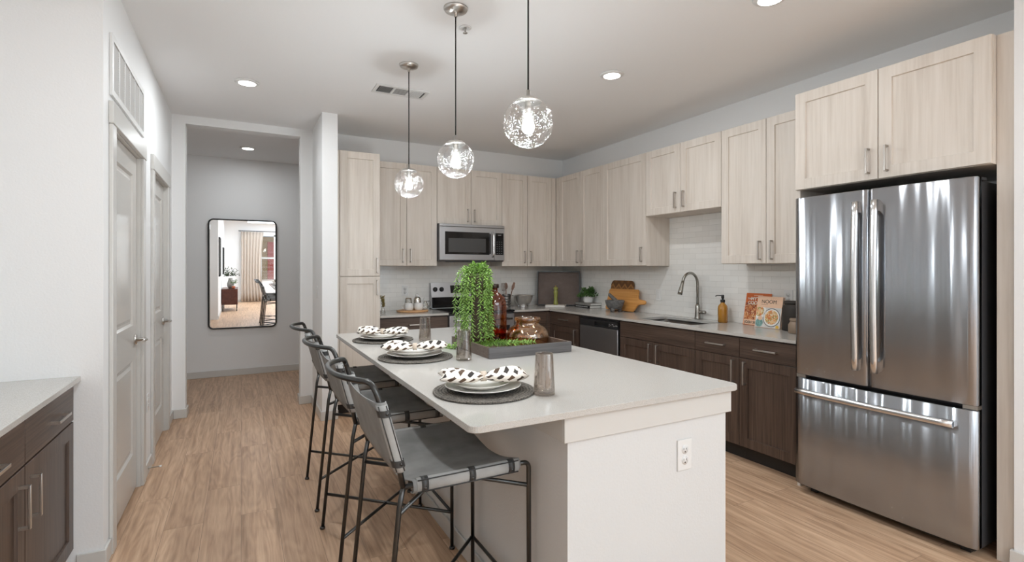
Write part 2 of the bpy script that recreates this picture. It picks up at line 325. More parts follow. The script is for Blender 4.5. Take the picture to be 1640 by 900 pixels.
# ------------------------------------------------------------------ mesh builder
class MB:
    def __init__(s): s.bm = bmesh.new(); s.mats = []; s.cur = 0; s.M = Matrix.Identity(4)
    def frame(s, o, u, v, w):
        u, v, w, o = Vector(u), Vector(v), Vector(w), Vector(o)
        s.M = Matrix(((u.x, v.x, w.x, o.x), (u.y, v.y, w.y, o.y), (u.z, v.z, w.z, o.z), (0, 0, 0, 1))); return s
    def at(s, M): s.M = M; return s
    def mat(s, m):
        if m not in s.mats: s.mats.append(m)
        s.cur = s.mats.index(m); return s
    def V(s, p): return s.bm.verts.new(s.M @ Vector(p))
    def F(s, vs, smooth=False):
        try: f = s.bm.faces.new(vs)
        except ValueError: return None
        f.material_index = s.cur; f.smooth = smooth; return f
    def box(s, x0, x1, y0, y1, z0, z1, bev=0.0, seg=2):
        x0, x1 = sorted((x0, x1)); y0, y1 = sorted((y0, y1)); z0, z1 = sorted((z0, z1))
        v = [s.V((x, y, z)) for x in (x0, x1) for y in (y0, y1) for z in (z0, z1)]
        fs = [s.F([v[i] for i in q]) for q in ((0, 1, 3, 2), (4, 6, 7, 5), (0, 4, 5, 1), (2, 3, 7, 6), (0, 2, 6, 4), (1, 5, 7, 3))]
        if bev:
            es = {e for f in fs for e in f.edges}
            r = bmesh.ops.bevel(s.bm, geom=list(es), offset=bev, segments=seg, affect='EDGES', profile=.5, clamp_overlap=True)
            for f in r['faces']: f.material_index = s.cur; f.smooth = True
        return s
    def prism(s, pts, w0, w1, smooth=False, bev=0.0):
        a = [s.V((p[0], p[1], w0)) for p in pts]; b = [s.V((p[0], p[1], w1)) for p in pts]; n = len(pts)
        fs = [s.F(a[::-1]), s.F(b)] + [s.F([a[i], a[(i + 1) % n], b[(i + 1) % n], b[i]], smooth) for i in range(n)]
        if bev:
            es = {e for f in fs[:2] for e in f.edges}
            r = bmesh.ops.bevel(s.bm, geom=list(es), offset=bev, segments=2, affect='EDGES', clamp_overlap=True)
            for f in r['faces']: f.material_index = s.cur; f.smooth = True
        return s
    def lathe(s, prof, n=32, o=(0, 0, 0), smooth=True, sx=1, sy=1):
        rings = []
        for r, z in prof:
            if r < 1e-6: rings.append([s.V((o[0], o[1], o[2] + z))])
            else: rings.append([s.V((o[0] + sx * r * math.cos(2 * PI * i / n), o[1] + sy * r * math.sin(2 * PI * i / n), o[2] + z)) for i in range(n)])
        for a, b in zip(rings, rings[1:]):
            for i in range(n):
                j = (i + 1) % n
                if len(a) == 1 and len(b) == 1: continue
                if len(a) == 1: s.F([a[0], b[j], b[i]], smooth)
                elif len(b) == 1: s.F([a[i], a[j], b[0]], smooth)
                else: s.F([a[i], a[j], b[j], b[i]], smooth)
        return s
    def tube(s, pts, r, n=10, cap=True, closed=False, smooth=True):
        pts = [Vector(p) for p in pts]; N = len(pts); rr = r if isinstance(r, (list, tuple)) else [r] * N
        rings = []; up = None
        for i, p in enumerate(pts):
            if closed: t = (pts[(i + 1) % N] - pts[i - 1]).normalized()
            else: t = (pts[min(i + 1, N - 1)] - pts[max(i - 1, 0)]).normalized()
            if up is None:
                up = Vector((0, 0, 1)) if abs(t.z) < .9 else Vector((1, 0, 0))
            up = (up - t * up.dot(t))
            if up.length < 1e-5: up = t.orthogonal()
            up.normalize(); sd = t.cross(up)
            rings.append([s.V(p + (up * math.cos(2 * PI * k / n) + sd * math.sin(2 * PI * k / n)) * rr[i]) for k in range(n)])
        pairs = list(zip(rings, rings[1:])) + ([(rings[-1], rings[0])] if closed else [])
        for a, b in pairs:
            for k in range(n): s.F([a[k], a[(k + 1) % n], b[(k + 1) % n], b[k]], smooth)
        if cap and not closed: s.F(rings[0][::-1]); s.F(rings[-1])
        return s
    def grid(s, P, smooth=True, close_u=False, close_v=False):
        V = [[s.V(p) for p in row] for row in P]; a, b = len(V), len(V[0])
        for i in range(a if close_u else a - 1):
            for j in range(b if close_v else b - 1):
                s.F([V[i][j], V[(i + 1) % a][j], V[(i + 1) % a][(j + 1) % b], V[i][(j + 1) % b]], smooth)
        return V
    def build(s, name, m=None, parent=None, recalc=True, uv=None, local=False, solid=0.0):
        if recalc: bmesh.ops.recalc_face_normals(s.bm, faces=s.bm.faces)
        if uv:
            ul = s.bm.loops.layers.uv.new('UVMap'); U, Vv = Vector(uv[0]), Vector(uv[1])
            for f in s.bm.faces:
                for l in f.loops: l[ul].uv = (l.vert.co.dot(U), l.vert.co.dot(Vv))
        me = bpy.data.meshes.new(name)
        if not local and parent is not None:
            off = Vector((0, 0, 0)); p = parent
            while p is not None: off += p.location; p = p.parent
            bmesh.ops.translate(s.bm, verts=s.bm.verts, vec=-off)
        s.bm.to_mesh(me); s.bm.free()
        for q in ([m] if m else s.mats): me.materials.append(q)
        o = bpy.data.objects.new(name, me); C.objects.link(o)
        if parent is not None: o.parent = parent
        if solid:
            k = o.modifiers.new('thickness', 'SOLIDIFY'); k.thickness = solid; k.offset = 0
        return o

def thing(name, loc, label, cat, group=None, rz=0.0):
    o = bpy.data.objects.new(name, None); C.objects.link(o); o.location = loc; o.rotation_euler = (0, 0, rz)
    o.empty_display_size = .05; o['label'] = label; o['category'] = cat
    if group: o['group'] = group
    return o
def tag(o, label, cat, group=None, kind=None):
    o['label'] = label; o['category'] = cat
    if group: o['group'] = group
    if kind: o['kind'] = kind
    return o
def struct(o): o['kind'] = 'structure'; return o
def dup(o, loc=None, label=None, parent=None, rz=None):
    c = o.copy(); C.objects.link(c)
    if parent is not None: c.parent = parent
    for ch in list(o.children): dup(ch, parent=c)
    if loc is not None: c.location = loc
    if label: c['label'] = label
    if rz is not None: c.rotation_euler = (0, 0, rz)
    return c
def bez(pts, n=8):
    """Catmull-Rom through pts"""
    P = [Vector(p) for p in pts]; P = [P[0] * 2 - P[1]] + P + [P[-1] * 2 - P[-2]]; out = []
    for i in range(1, len(P) - 2):
        for k in range(n):
            t = k / n; a, b, c, d = P[i - 1], P[i], P[i + 1], P[i + 2]
            out.append(.5 * ((2 * b) + (c - a) * t + (2 * a - 5 * b + 4 * c - d) * t * t + (3 * b - a - 3 * c + d) * t ** 3))
    out.append(P[-2]); return out
def fillet(pts, r, n=6):
    """polyline with rounded corners"""
    P = [Vector(p) for p in pts]; out = [P[0]]
    for a, b, c in zip(P, P[1:], P[2:]):
        u = (a - b); v = (c - b); k = min(r, u.length * .49, v.length * .49); p, q = b + u.normalized() * k, b + v.normalized() * k
        for i in range(n + 1):
            t = i / n; out.append((1 - t) ** 2 * p + 2 * t * (1 - t) * b + t * t * q)
    out.append(P[-1]); return out
def text(name, body, size, o, u, v, m, parent, depth=.0006, align='LEFT', bold=0.0):
    cu = bpy.data.curves.new(name, 'FONT'); cu.body = body; cu.size = size; cu.extrude = depth; cu.align_x = align; cu.offset = bold
    t = bpy.data.objects.new(name + '_curve', cu); C.objects.link(t)
    dg = bpy.context.evaluated_depsgraph_get(); me = bpy.data.meshes.new_from_object(t.evaluated_get(dg))
    bpy.data.objects.remove(t)
    u, v = Vector(u).normalized(), Vector(v).normalized(); w = u.cross(v); o = Vector(o)
    off = Vector((0, 0, 0)); p = parent
    while p is not None: off += p.location; p = p.parent
    o = o - off
    me.transform(Matrix(((u.x, v.x, w.x, o.x), (u.y, v.y, w.y, o.y), (u.z, v.z, w.z, o.z), (0, 0, 0, 1))))
    me.materials.clear(); me.materials.append(m)
    ob = bpy.data.objects.new(name, me); C.objects.link(ob); ob.parent = parent; return ob

# ------------------------------------------------------------------ room shell
H, XL, XR, YB, YH = 2.792, -.56, 3.728, 5.567, 5.551
def wallbox(name, boxes, m=WALL):
    b = MB()
    for q in boxes: b.box(*q)
    return struct(b.build(name, m))
struct(MB().box(-3, 6.1, -5.4, 8.0, -.1, 0).build('floor', FLOOR))
struct(MB().box(-3, 6.1, -5.4, 8.0, H, H + .1).build('ceiling', CEIL))
D1, D2, DH = (3.14, 3.93), (4.42, 5.19), 2.07          # door openings along the left wall
wallbox('wall_left', [(XL - .11, XL, 2.95, D1[0], 0, H), (XL - .11, XL, D1[1], D2[0], 0, H), (XL - .11, XL, D2[1], YH + .14, 0, H),
                      (XL - .11, XL, D1[0], D1[1], DH, H), (XL - .11, XL, D2[0], D2[1], DH, H)])
wallbox('wall_alcove', [(-1.5, XL - .11, 2.95, 3.06, 0, H), (-1.42, -1.30, .45, 2.95, 0, H)])
wallbox('wall_closet', [(-1.5, -1.4, 3.06, 5.55, 0, H), (-1.4, XL - .11, 4.15, 4.25, 0, H), (-1.4, XL - .11, 5.45, 5.55, 0, H)])
wallbox('wall_living', [(-1.30, -.50, .33, .45, 0, H), (-.62, -.50, -5.24, .33, 0, H)])
wallbox('wall_hall_opening', [(XL, -.453, YH, YH + .14, 0, H), (.531, .646, YH, YH + .14, 0, H), (-.453, .531, YH, YH + .14, 2.715, H)])
wallbox('wall_hall_back', [(-1.8, 1.6, 7.45, 7.57, 0, H)])
wallbox('wall_hall_side', [(-1.8, -1.68, YH + .14, 7.45, 0, H), (1.5, 1.62, YH + .14, 7.45, 0, H), (-1.68, XL - .11, YH + .02, YH + .14, 0, H)])
wallbox('wall_column', [(.646, .781, 4.853, YB + .123, 0, H)])
wallbox('wall_back', [(.781, XR + .12, YB, YB + .123, 0, H)])
wallbox('wall_right', [(XR, XR + .12, .967, YB, 0, H)])
wallbox('wall_stub', [(3.13, XR + .12, -.8, .967, 0, H), (XR + .12, 6.0, -.8, -.68, 0, H)])
# living room behind the camera: rear wall with two windows, side wall with unseen tall glazing added to let light in
W1, W2, WZ = (.60, 1.09), (2.75, 4.3), (.72, 2.36)
wallbox('wall_rear', [(-.62, W1[0], -5.36, -5.24, 0, H), (W1[1], W2[0], -5.36, -5.24, 0, H), (W2[1], 6.0, -5.36, -5.24, 0, H),
                      (W1[0], W1[1], -5.36, -5.24, 0, WZ[0]), (W1[0], W1[1], -5.36, -5.24, WZ[1], H), (W2[0], W2[1], -5.36, -5.24, 0, WZ[0]), (W2[0], W2[1], -5.36, -5.24, WZ[1], H)])
wallbox('wall_side', [(6.0, 6.12, -5.36, -4.9, 0, H), (6.0, 6.12, -1.1, -.68, 0, H), (6.0, 6.12, -4.9, -1.1, 2.6, H), (6.0, 6.12, -4.9, -1.1, 0, .25)])
def window(name, x0, x1, z0, z1):
    r = struct(MB().box(x0, x1, -5.30, -5.24, z0, z0 + .05).box(x0, x1, -5.30, -5.24, z1 - .05, z1).box(x0, x0 + .05, -5.30, -5.24, z0, z1)
               .box(x1 - .05, x1, -5.30, -5.24, z0, z1).box(x0, x1, -5.29, -5.25, (z0 + z1) / 2 - .03, (z0 + z1) / 2 + .03).build(name, WHITEP))
    MB().box(x0 + .05, x1 - .05, -5.272, -5.268, z0 + .05, z1 - .05).build('pane', CLEAR, r)
    bl = MB()
    k = int((z1 - z0) / .045)
    for i in range(k): bl.box(x0 + .05, x1 - .05, -5.24, -5.215, z0 + .03 + i * .045, z0 + .034 + i * .045)
    bl.build('blind', GRILLE, r)
    return r
window('window_1', *W1, *WZ); window('window_2', *W2, *WZ)
struct(MB().box(6.02, 6.09, -4.9, -1.1, .25, .31).box(6.02, 6.09, -4.9, -1.1, 2.54, 2.6).box(6.02, 6.09, -4.9, -4.84, .31, 2.54).box(6.02, 6.09, -1.16, -1.1, .31, 2.54).box(6.02, 6.09, -3.03, -2.97, .31, 2.54).build('added_side_glazing', WHITEP))  # frame of the unseen side glazing, added to let daylight in
# neighbouring building outside the rear window
ob = MB().mat(mat('outside_brick', (.30, .20, .08), .9)).box(-.5, 3, -8.3, -8.1, -.5, 2.4).mat(mat('outside_blue', (.10, .17, .26), .7)).box(-.5, 3, -8.3, -8.1, 2.4, 4.5)
ob.mat(mat('outside_red', (.35, .02, .02), .6)).box(.95, 1.2, -8.1, -7.95, .5, 2.2).build('facade')
tag(bpy.data.objects['facade'], 'ochre and slate building facade outside the curtained window', 'building')

def baseboard(name, segs):
    b = MB()
    for q in segs: b.box(*q, .0, .083, bev=.003)
    return struct(b.build(name, TRIM))
baseboard('baseboard_left', [(XL, XL + .013, 2.9502, 3.05), (XL, XL + .013, 4.02, 4.32), (XL, XL + .013, 5.29, YH)])
baseboard('baseboard_alcove', [(-.655, XL + .013, 2.937, 2.95)])
baseboard('baseboard_hall', [(XL + .0135, -.4402, YH - .013, YH - .0002), (-.453, -.440, YH, YH + .153), (.5182, .6325, YH - .013, YH - .0002), (.518, .531, YH, YH + .153), (-1.6, 1.5, 7.437, 7.45)])
baseboard('baseboard_column', [(.633, .6458, 4.8532, YH - .0001), (.633, .785, 4.84, 4.853)])
baseboard('baseboard_stub', [(3.117, 3.13, -.8, .98), (3.1302, 3.149, .9672, .98)])
baseboard('baseboard_living', [(-.5, -.487, -5.226, .33), (-.5, 6, -5.24, -5.227)])

def int_door(name, y0, y1, lever_label=None):
    xf = XL - .02
    b = MB().frame((xf, 0, 0), (0, 1, 0), (0, 0, 1), (1, 0, 0))
    t = -.035
    g = .004; a0, a1 = y0 + g, y1 - g; z0, z1 = .012, DH - g
    # slab with two moulded panels: stiles and rails as boxes, panels recessed with a raised field
    iy0, iy1 = a0 + .12, a1 - .12; P = [(.245, .815), (1.03, 1.945)]
    b.box(a0, iy0, z0, z1, t, 0).box(iy1, a1, z0, z1, t, 0)
    zs = [z0, P[0][0], P[0][1], P[1][0], P[1][1], z1]
    for k in (0, 2, 4): b.box(iy0, iy1, zs[k], zs[k + 1], t, 0)
    for q0, q1 in P:
        def rect(i, w): return [b.V(p) for p in ((iy0 + i, q0 + i, w), (iy1 - i, q0 + i, w), (iy1 - i, q1 - i, w), (iy0 + i, q1 - i, w))]
        R = [rect(0, 0), rect(.012, -.011), rect(.026, -.011), rect(.045, -.003)]
        for A, B in zip(R, R[1:]):
            for i in range(4): b.F([A[i], A[(i + 1) % 4], B[(i + 1) % 4], B[i]])
        b.F(R[-1])
    d = struct(b.build(name, DOORP))
    c = MB().frame((XL, 0, 0), (0, 1, 0), (0, 0, 1), (1, 0, 0))
    cw, ct = .085, .018
    c.box(y0 - cw, y0 - .004, 0, DH + .004, 0, ct, bev=.004).box(y1 + .004, y1 + cw, 0, DH + .004, 0, ct, bev=.004)
    c.box(y0 - cw - .008, y1 + cw + .008, DH + .004, DH + .112, 0, ct + .004, bev=.004)
    c.box(y0 - .0035, y0 + .0015, 0, DH - .002, -.108, .002).box(y1 - .0015, y1 + .0035, 0, DH - .002, -.108, .002).box(y0 + .0016, y1 - .0016, DH - .0015, DH + .0035, -.108, .002)
    c.build('casing', TRIM, d)
    hy, hz = y1 - .065, .937
    h = MB().frame((xf, hy, hz), (0, 1, 0), (0, 0, 1), (1, 0, 0))
    h.lathe([(0, .0), (.032, 0), (.032, .006), (.027, .012), (.012, .013), (.010, .055), (0, .058)], 24)
    h.tube(fillet([(0, 0, .012), (0, 0, .055), (-.02, 0, .062), (-.115, 0, .058)], .012), .0085, 10)
    h.build('lever_handle', NICKEL, d)
    for z in (.28, 1.02, 1.80):
        MB().frame((xf, y0 + .004, z), (0, 1, 0), (1, 0, 0), (0, 0, 1)).lathe([(0, -.05), (.007, -.05), (.007, .05), (0, .05)], 12).box(0, .022, -.002, .002, -.045, .045).build('hinge', NICKEL, d)
    return d
int_door('door_1', *D1); int_door('door_2', *D2)

# return-air grille above the first door
g = thing('return_air_grille', (XL, 3.53, 2.21), 'white return air grille on wall above the first panel door', 'vent')
gb = MB().frame((XL + .001, 0, 0), (0, 1, 0), (0, 0, 1), (1, 0, 0))
gy0, gy1, gz0, gz1 = 3.07, 3.985, 2.215, 2.515
gb.box(gy0, gy1, gz0, gz0 + .03, 0, .012).box(gy0, gy1, gz1 - .03, gz1, 0, .012).box(gy0, gy0 + .03, gz0 + .03, gz1 - .03, 0, .012).box(gy1 - .03, gy1, gz0 + .03, gz1 - .03, 0, .012)
for i in range(1, 6):
    y = gy0 + .03 + (gy1 - gy0 - .06) * i / 6; gb.box(y - .007, y + .007, gz0 + .03, gz1 - .03, 0, .010)
gb.build('grille_frame', GRILLE, g)
gl = MB().frame((XL + .001, 0, 0), (0, 1, 0), (0, 0, 1), (1, 0, 0))
for i in range(20):
    z = gz0 + .032 + i * .0122
    vs = [gl.V(p) for p in ((gy0 + .03, z, .001), (gy1 - .03, z, .001), (gy1 - .03, z + .0105, .008), (gy0 + .03, z + .0105, .008))]; gl.F(vs)
gl.build('louver', GRILLE, g, solid=.0012)
MB().frame((XL + .0005, 0, 0), (0, 1, 0), (0, 0, 1), (1, 0, 0)).box(gy0 + .02, gy1 - .02, gz0 + .02, gz1 - .02, -.0004, .0004).build('duct_back', GRILLED, g)

def outlet(name, o, u, w, label, switch=False):
    r = thing(name, o, label, 'switch' if switch else 'outlet')
    v = (0, 0, 1)
    MB().frame(o, u, v, w).box(-.036, .036, -.058, .058, .0, .005, bev=.002).build('wall_plate', WHITEP, r)
    if switch:
        MB().frame(o, u, v, w).box(-.016, .016, -.033, .033, .005, .008, bev=.001).build('rocker', WHITEP, r)
    else:
        for dz in (-.02, .02):
            q = MB().frame(Vector(o) + Vector((0, 0, dz)), u, v, w).lathe([(0, .0065), (.0165, .0065), (.0165, .005)], 20).build('socket', WHITEP, r)
            MB().frame(Vector(o) + Vector((0, 0, dz)), u, v, w).box(-.0075, -.0055, -.001, .007, .0066, .0069).box(.0055, .0075, -.001, .006, .0066, .0069).lathe([(0, .0069), (.0028, .0069), (.0028, .0066)], 10, (0, -.008, 0)).build('slot', DARKSLOT, q)
    return r
outlet('wall_outlet', (XL + .0005, 4.19, .47), (0, 1, 0), (1, 0, 0), 'white outlet low on the wall between the two panel doors')
outlet('light_switch', (.6455, 5.19, 1.15), (0, 1, 0), (-1, 0, 0), 'white light switch on the shaded side of the wall column', True)
# spring door stop
ds = thing('door_stop', (XL + .013, 4.13, .045), 'small spring door stop sticking out of the baseboard', 'door stop')
MB().frame((XL + .013, 4.13, .045), (0, 1, 0), (0, 0, 1), (1, 0, 0)).lathe([(0, 0), (.011, 0), (.011, .004), (.004, .008), (.004, .06), (0, .06)], 12).build('spring', NICKEL, ds)
MB().frame((XL + .013, 4.13, .045), (0, 1, 0), (0, 0, 1), (1, 0, 0)).lathe([(0, .06), (.007, .06), (.007, .074), (0, .076)], 12).build('bumper', WHITEP, ds)

# hall mirror
def rrect(x0, x1, z0, z1, r, n=8):
    out = []
    for cx, cz, a in ((x1 - r, z1 - r, 0), (x0 + r, z1 - r, PI / 2), (x0 + r, z0 + r, PI), (x1 - r, z0 + r, 1.5 * PI)):
        for i in range(n + 1): t = a + PI / 2 * i / n; out.append((cx + r * math.cos(t), cz + r * math.sin(t)))
    return out
MIRX, MIRZ, TILT = (-.359, .411), (.615, 2.000), .0085
hm = thing('wall_mirror', (.026, 7.44, .615), 'tall black-framed mirror with rounded corners on the hallway wall', 'mirror')
mw, mh = (MIRX[1] - MIRX[0]) / 2, MIRZ[1] - MIRZ[0]
pts = rrect(-mw, mw, 0, mh, .055)
MB().frame((0, 0, 0), (1, 0, 0), (0, 0, 1), (0, -1, 0)).tube([(p[0], p[1], .016) for p in pts], .009, 8, closed=True).build('frame', mat('black_metal', (.012, .012, .012), .4), hm, local=True)
MB().frame((0, 0, 0), (1, 0, 0), (0, 0, 1), (0, -1, 0)).prism(pts, .008, .012).build('mirror_glass', MIRROR, hm, local=True)
hm.rotation_euler = (TILT, 0, 0)

# ------------------------------------------------------------------ ceiling fittings
def downlight(x, y, label, power=12):
    r = thing('recessed_light', (x, y, H), label, 'ceiling light', 'recessed ceiling lights')
    MB().lathe([(.062, -.001), (.085, -.001), (.085, -.006), (.078, -.012), (.060, -.014)], 32, (x, y, H)).build('trim_ring', WHITEP, r)
    MB().lathe([(0, -.0125), (.061, -.0125), (.061, -.0135), (0, -.0145)], 32, (x, y, H)).build('lens', LED, r)
    l = bpy.data.lights.new('downlight', 'AREA'); l.shape = 'DISK'; l.size = .12; l.energy = power; l.color = (.93, .97, 1)
    o = bpy.data.objects.new('downlight', l); C.objects.link(o); o.location = (x, y, H - .02); o.parent = None
    return r
downlight(.041, 4.338, 'lit recessed ceiling light in front of the hallway opening')
downlight(2.385, 2.918, 'lit recessed ceiling light between the island and the sink wall', 11)
downlight(2.437, 1.70, 'recessed ceiling light in front of the refrigerator, cut by the frame', 2.5)
downlight(.10, 1.90, 'added unseen recessed light over the walkway beside the alcove, above the frame', 11)  # this and the next two are added to lift the ambient light
downlight(.10, -.55, 'added unseen recessed light behind the camera near the living room wall', 4)
downlight(2.30, -.60, 'added unseen recessed light behind the camera near the white stub wall', 4)
downlight(.071, 6.70, 'lit recessed ceiling light in the hallway above the mirror', 6)

vt = thing('ceiling_vent', (1.124, 3.995, H), 'white three-section supply register on the ceiling behind the pendants', 'vent')
vx0, vx1, vy0, vy1 = .915, 1.335, 3.895, 4.095
vb = MB().box(vx0, vx1, vy0, vy0 + .028, H - .008, H - .001).box(vx0, vx1, vy1 - .028, vy1, H - .008, H - .001).box(vx0, vx0 + .026, vy0 + .028, vy1 - .028, H - .008, H - .001).box(vx1 - .026, vx1, vy0 + .028, vy1 - .028, H - .008, H - .001)
w3 = (vx1 - vx0 - .052) / 3
for i in (1, 2): vb.box(vx0 + .026 + w3 * i - .008, vx0 + .026 + w3 * i + .008, vy0 + .028, vy1 - .028, H - .0075, H - .001)
vb.build('register_frame', GRILLE, vt)
for i in range(3):
    l_ = MB(); xa = vx0 + .026 + w3 * i + .008; xb = xa + w3 - .016
    if i == 1:
        for k in range(9):
            y = vy0 + .03 + k * .0158; l_.F([l_.V(p) for p in ((xa, y, H - .007), (xb, y, H - .007), (xb, y + .0135, H - .004), (xa, y + .0135, H - .004))])
    else:
        s_ = 1 if i == 0 else -1
        for k in range(9):
            x = xa + .004 + k * (xb - xa) / 9; l_.F([l_.V(p) for p in ((x, vy0 + .028, H - .009), (x, vy1 - .028, H - .009), (x + s_ * .006, vy1 - .028, H - .003), (x + s_ * .006, vy0 + .028, H - .003))])
    l_.build('louver', GRILLE, vt, solid=.001)
MB().box(vx0 + .02, vx1 - .02, vy0 + .02, vy1 - .02, H - .0025, H - .0015).build('duct_back', mat('duct_black', (.05, .05, .05), .9), vt)

sp = thing('fire_sprinkler', (1.161, 2.757, H), 'small white fire sprinkler on the ceiling near the middle pendant', 'sprinkler')
MB().lathe([(.020, -.001), (.036, -.001), (.036, -.004), (.022, -.007), (.018, -.002)], 24, (1.161, 2.757, H)).build('escutcheon', WHITEP, sp)
MB().lathe([(0, -.002), (.009, -.002), (.007, -.016), (.004, -.03), (.014, -.032), (.014, -.034), (0, -.035)], 14, (1.161, 2.757, H)).build('sprinkler_head', NICKEL, sp)

def pendant(y, label):
    x = 1.03; gz, R = 1.968, .102
    r = thing('globe_pendant', (x, y, H), label, 'pendant light', 'seeded glass pendants over the island')
    MB().lathe([(0, -.001), (.066, -.001), (.066, -.006), (.060, -.016), (.030, -.026), (.010, -.030), (.009, -.048), (0, -.048)], 32, (x, y, H)).build('canopy', NICKEL, r)
    MB().tube([(x, y, H - .045), (x, y, gz + R + .028)], .0038, 8).build('cord', CORD, r)
    prof = []
    for i in range(25):
        a = math.radians(30 + (180 - 30) * i / 24); prof.append((R * math.sin(a), R * math.cos(a)))
    prof[-1] = (0, -R)
    MB().lathe(prof, 48, (x, y, gz)).build('glass_globe', SEED, r)
    cz = R * math.cos(math.radians(30))
    cap = MB().lathe([(0, R + .030), (.008, R + .030), (.009, R + .004), (.018, R + .003), (.040, cz + .010), (.054, cz - .003), (.054, cz - .006), (.0, cz - .002)], 32, (x, y, gz)).build('cap', NICKEL, r)
    MB().lathe([(0, cz - .003), (.0145, cz - .003), (.0145, cz - .048), (.012, cz - .052), (0, cz - .052)], 20, (x, y, gz)).build('socket', NICKEL, r)
    zb = cz - .05
    MB().lathe([(.011, zb), (.013, zb - .012), (.024, zb - .040), (.027, zb - .055), (.024, zb - .070), (.014, zb - .080), (0, zb - .083)], 20, (x, y, gz)).build('bulb', BULB, r)
    l = bpy.data.lights.new('bulb_light', 'POINT'); l.energy = 15.5; l.color = (.88, .95, 1); l.shadow_soft_size = .03
    o = bpy.data.objects.new('bulb_light', l); C.objects.link(o); o.location = (x, y, gz - .065)
    return r
pendant(3.45, 'seeded glass globe pendant at the cabinet end of the island row')
pendant(2.578, 'middle seeded glass globe pendant over the tray on the island')
pendant(1.788, 'largest looking seeded glass globe pendant, its canopy above the frame')

# ------------------------------------------------------------------ cabinetry
FR = {'R': lambda x: ((x, 0, 0), (0, 1, 0), (0, 0, 1), (-1, 0, 0)),
      'B': lambda y: ((0, y, 0), (1, 0, 0), (0, 0, 1), (0, -1, 0)),
      'L': lambda x: ((x, 0, 0), (0, 1, 0), (0, 0, 1), (1, 0, 0))}
def shaker(b, u0, u1, z0, z1, t=.019, fw=.064, rec=.009):
    """five-piece door face in (u, v, w)"""
    def rect(i, w): return [b.V(p) for p in ((u0 + i, z0 + i, w), (u1 - i, z0 + i, w), (u1 - i, z1 - i, w), (u0 + i, z1 - i, w))]
    R = [rect(0, 0), rect(0, t - .0015), rect(.0015, t), rect(fw, t), rect(fw + .003, t - rec)]
    b.F(R[0][::-1])
    for A, B in zip(R, R[1:]):
        for i in range(4): b.F([A[i], A[(i + 1) % 4], B[(i + 1) % 4], B[i]])
    b.F(R[-1])
def pull(fr, u, z, ori, L, parent, m, t=.019):
    b = MB().frame(*fr); h, d, w = L / 2, .032, .0055
    if ori == 'v':
        b.box(u - w, u + w, z - h, z + h, t + d - .008, t + d, bev=.0012)
        for s in (-1, 1): b.box(u - w, u + w, z + s * (h - .005) - .005, z + s * (h - .005) + .005, t, t + d - .004)
    else:
        b.box(u - h, u + h, z - w, z + w, t + d - .008, t + d, bev=.0012)
        for s in (-1, 1): b.box(u + s * (h - .005) - .005, u + s * (h - .005) + .005, z - w, z + w, t, t + d - .004)
    return b.build('handle', m, parent)
def cabinet(name, face, plane, u0, u1, z0, z1, depth, fronts, label, group, woods, toe=False, pm=None, L=.142, gap=.0022, cat='cabinet', extra=None):
    """plane = front of the carcass; fronts: (kind, u0, u1, z0, z1, (handle u, z, ori) or None)"""
    fr = FR[face](plane); wz, wd = woods; pm = pm or PULL
    base = {'R': (plane + depth / 2, (u0 + u1) / 2, 0 if toe else z0), 'B': ((u0 + u1) / 2, plane + depth / 2, 0 if toe else z0), 'L': (plane - depth / 2, (u0 + u1) / 2, 0 if toe else z0)}[face]
    r = thing(name, base, label, cat, group)
    b = MB().frame(*fr); b.box(u0 + .0005, u1 - .0005, z0, z1, -depth, 0)
    if extra: extra(b)
    b.build('carcass', wz, r)
    if toe: MB().frame(*fr).box(u0 + .0005, u1 - .0005, 0, z0, -depth, -.062).build('toe_kick', TOE, r)
    for k, a0, a1, b0, b1, h in fronts:
        q = MB().frame(*fr)
        if k == 'door': shaker(q, a0 + gap, a1 - gap, b0 + gap, b1 - gap)
        else: q.box(a0 + gap, a1 - gap, b0 + gap, b1 - gap, 0, .019, bev=.0012)
        d = q.build('door' if k == 'door' else ('drawer' if k == 'drawer' else 'panel'), wz if k == 'door' else wd, r)
        if h: pull(fr, h[0], h[1], h[2], L, d, pm)
    return r
LO = (OAK, OAK); DR = (WALZ, WALY); DB = (WALZ, WALX)
ZT, ZB = 2.485, 1.403
GU, GB = 'pale oak wall cabinets', 'dark walnut base cabinets'
# sink-side wall cabinets (front faces at x = 3.41)
PU = 3.429; DU = XR - PU - .001
cabinet('wall_cabinet', 'R', PU, 4.317, 5.237, ZB, ZT, DU, [('door', 4.735, 5.165, ZB, ZT, (4.775, 1.513, 'v')), ('door', 4.317, 4.735, ZB, ZT, (4.695, 1.513, 'v')), ('panel', 5.165, 5.237, ZB, ZT, None)],
        'pale oak double-door wall cabinet on the sink wall in the corner', GU, LO)
cabinet('wall_cabinet', 'R', PU, 3.673, 4.317, ZB, ZT, DU, [('door', 3.673, 4.317, ZB, ZT, (3.725, 1.513, 'v'))],
        'pale oak single-door wall cabinet above the cutting boards', GU, LO)
cabinet('wall_cabinet', 'R', PU, 2.808, 3.673, 1.873, ZT, DU, [('door', 3.243, 3.673, 1.873, ZT, (3.290, 1.985, 'v')), ('door', 2.808, 3.243, 1.873, ZT, (3.197, 1.985, 'v'))],
        'short pale oak wall cabinet above the sink', GU, LO)
cabinet('wall_cabinet', 'R', PU, 1.9915, 2.808, 1.413, ZT, DU, [('door', 2.412, 2.808, 1.413, ZT, (2.460, 1.512, 'v')), ('door', 1.9915, 2.412, 1.413, ZT, (2.364, 1.512, 'v'))],
        'pale oak wall cabinet between the sink cabinet and the refrigerator', GU, LO)
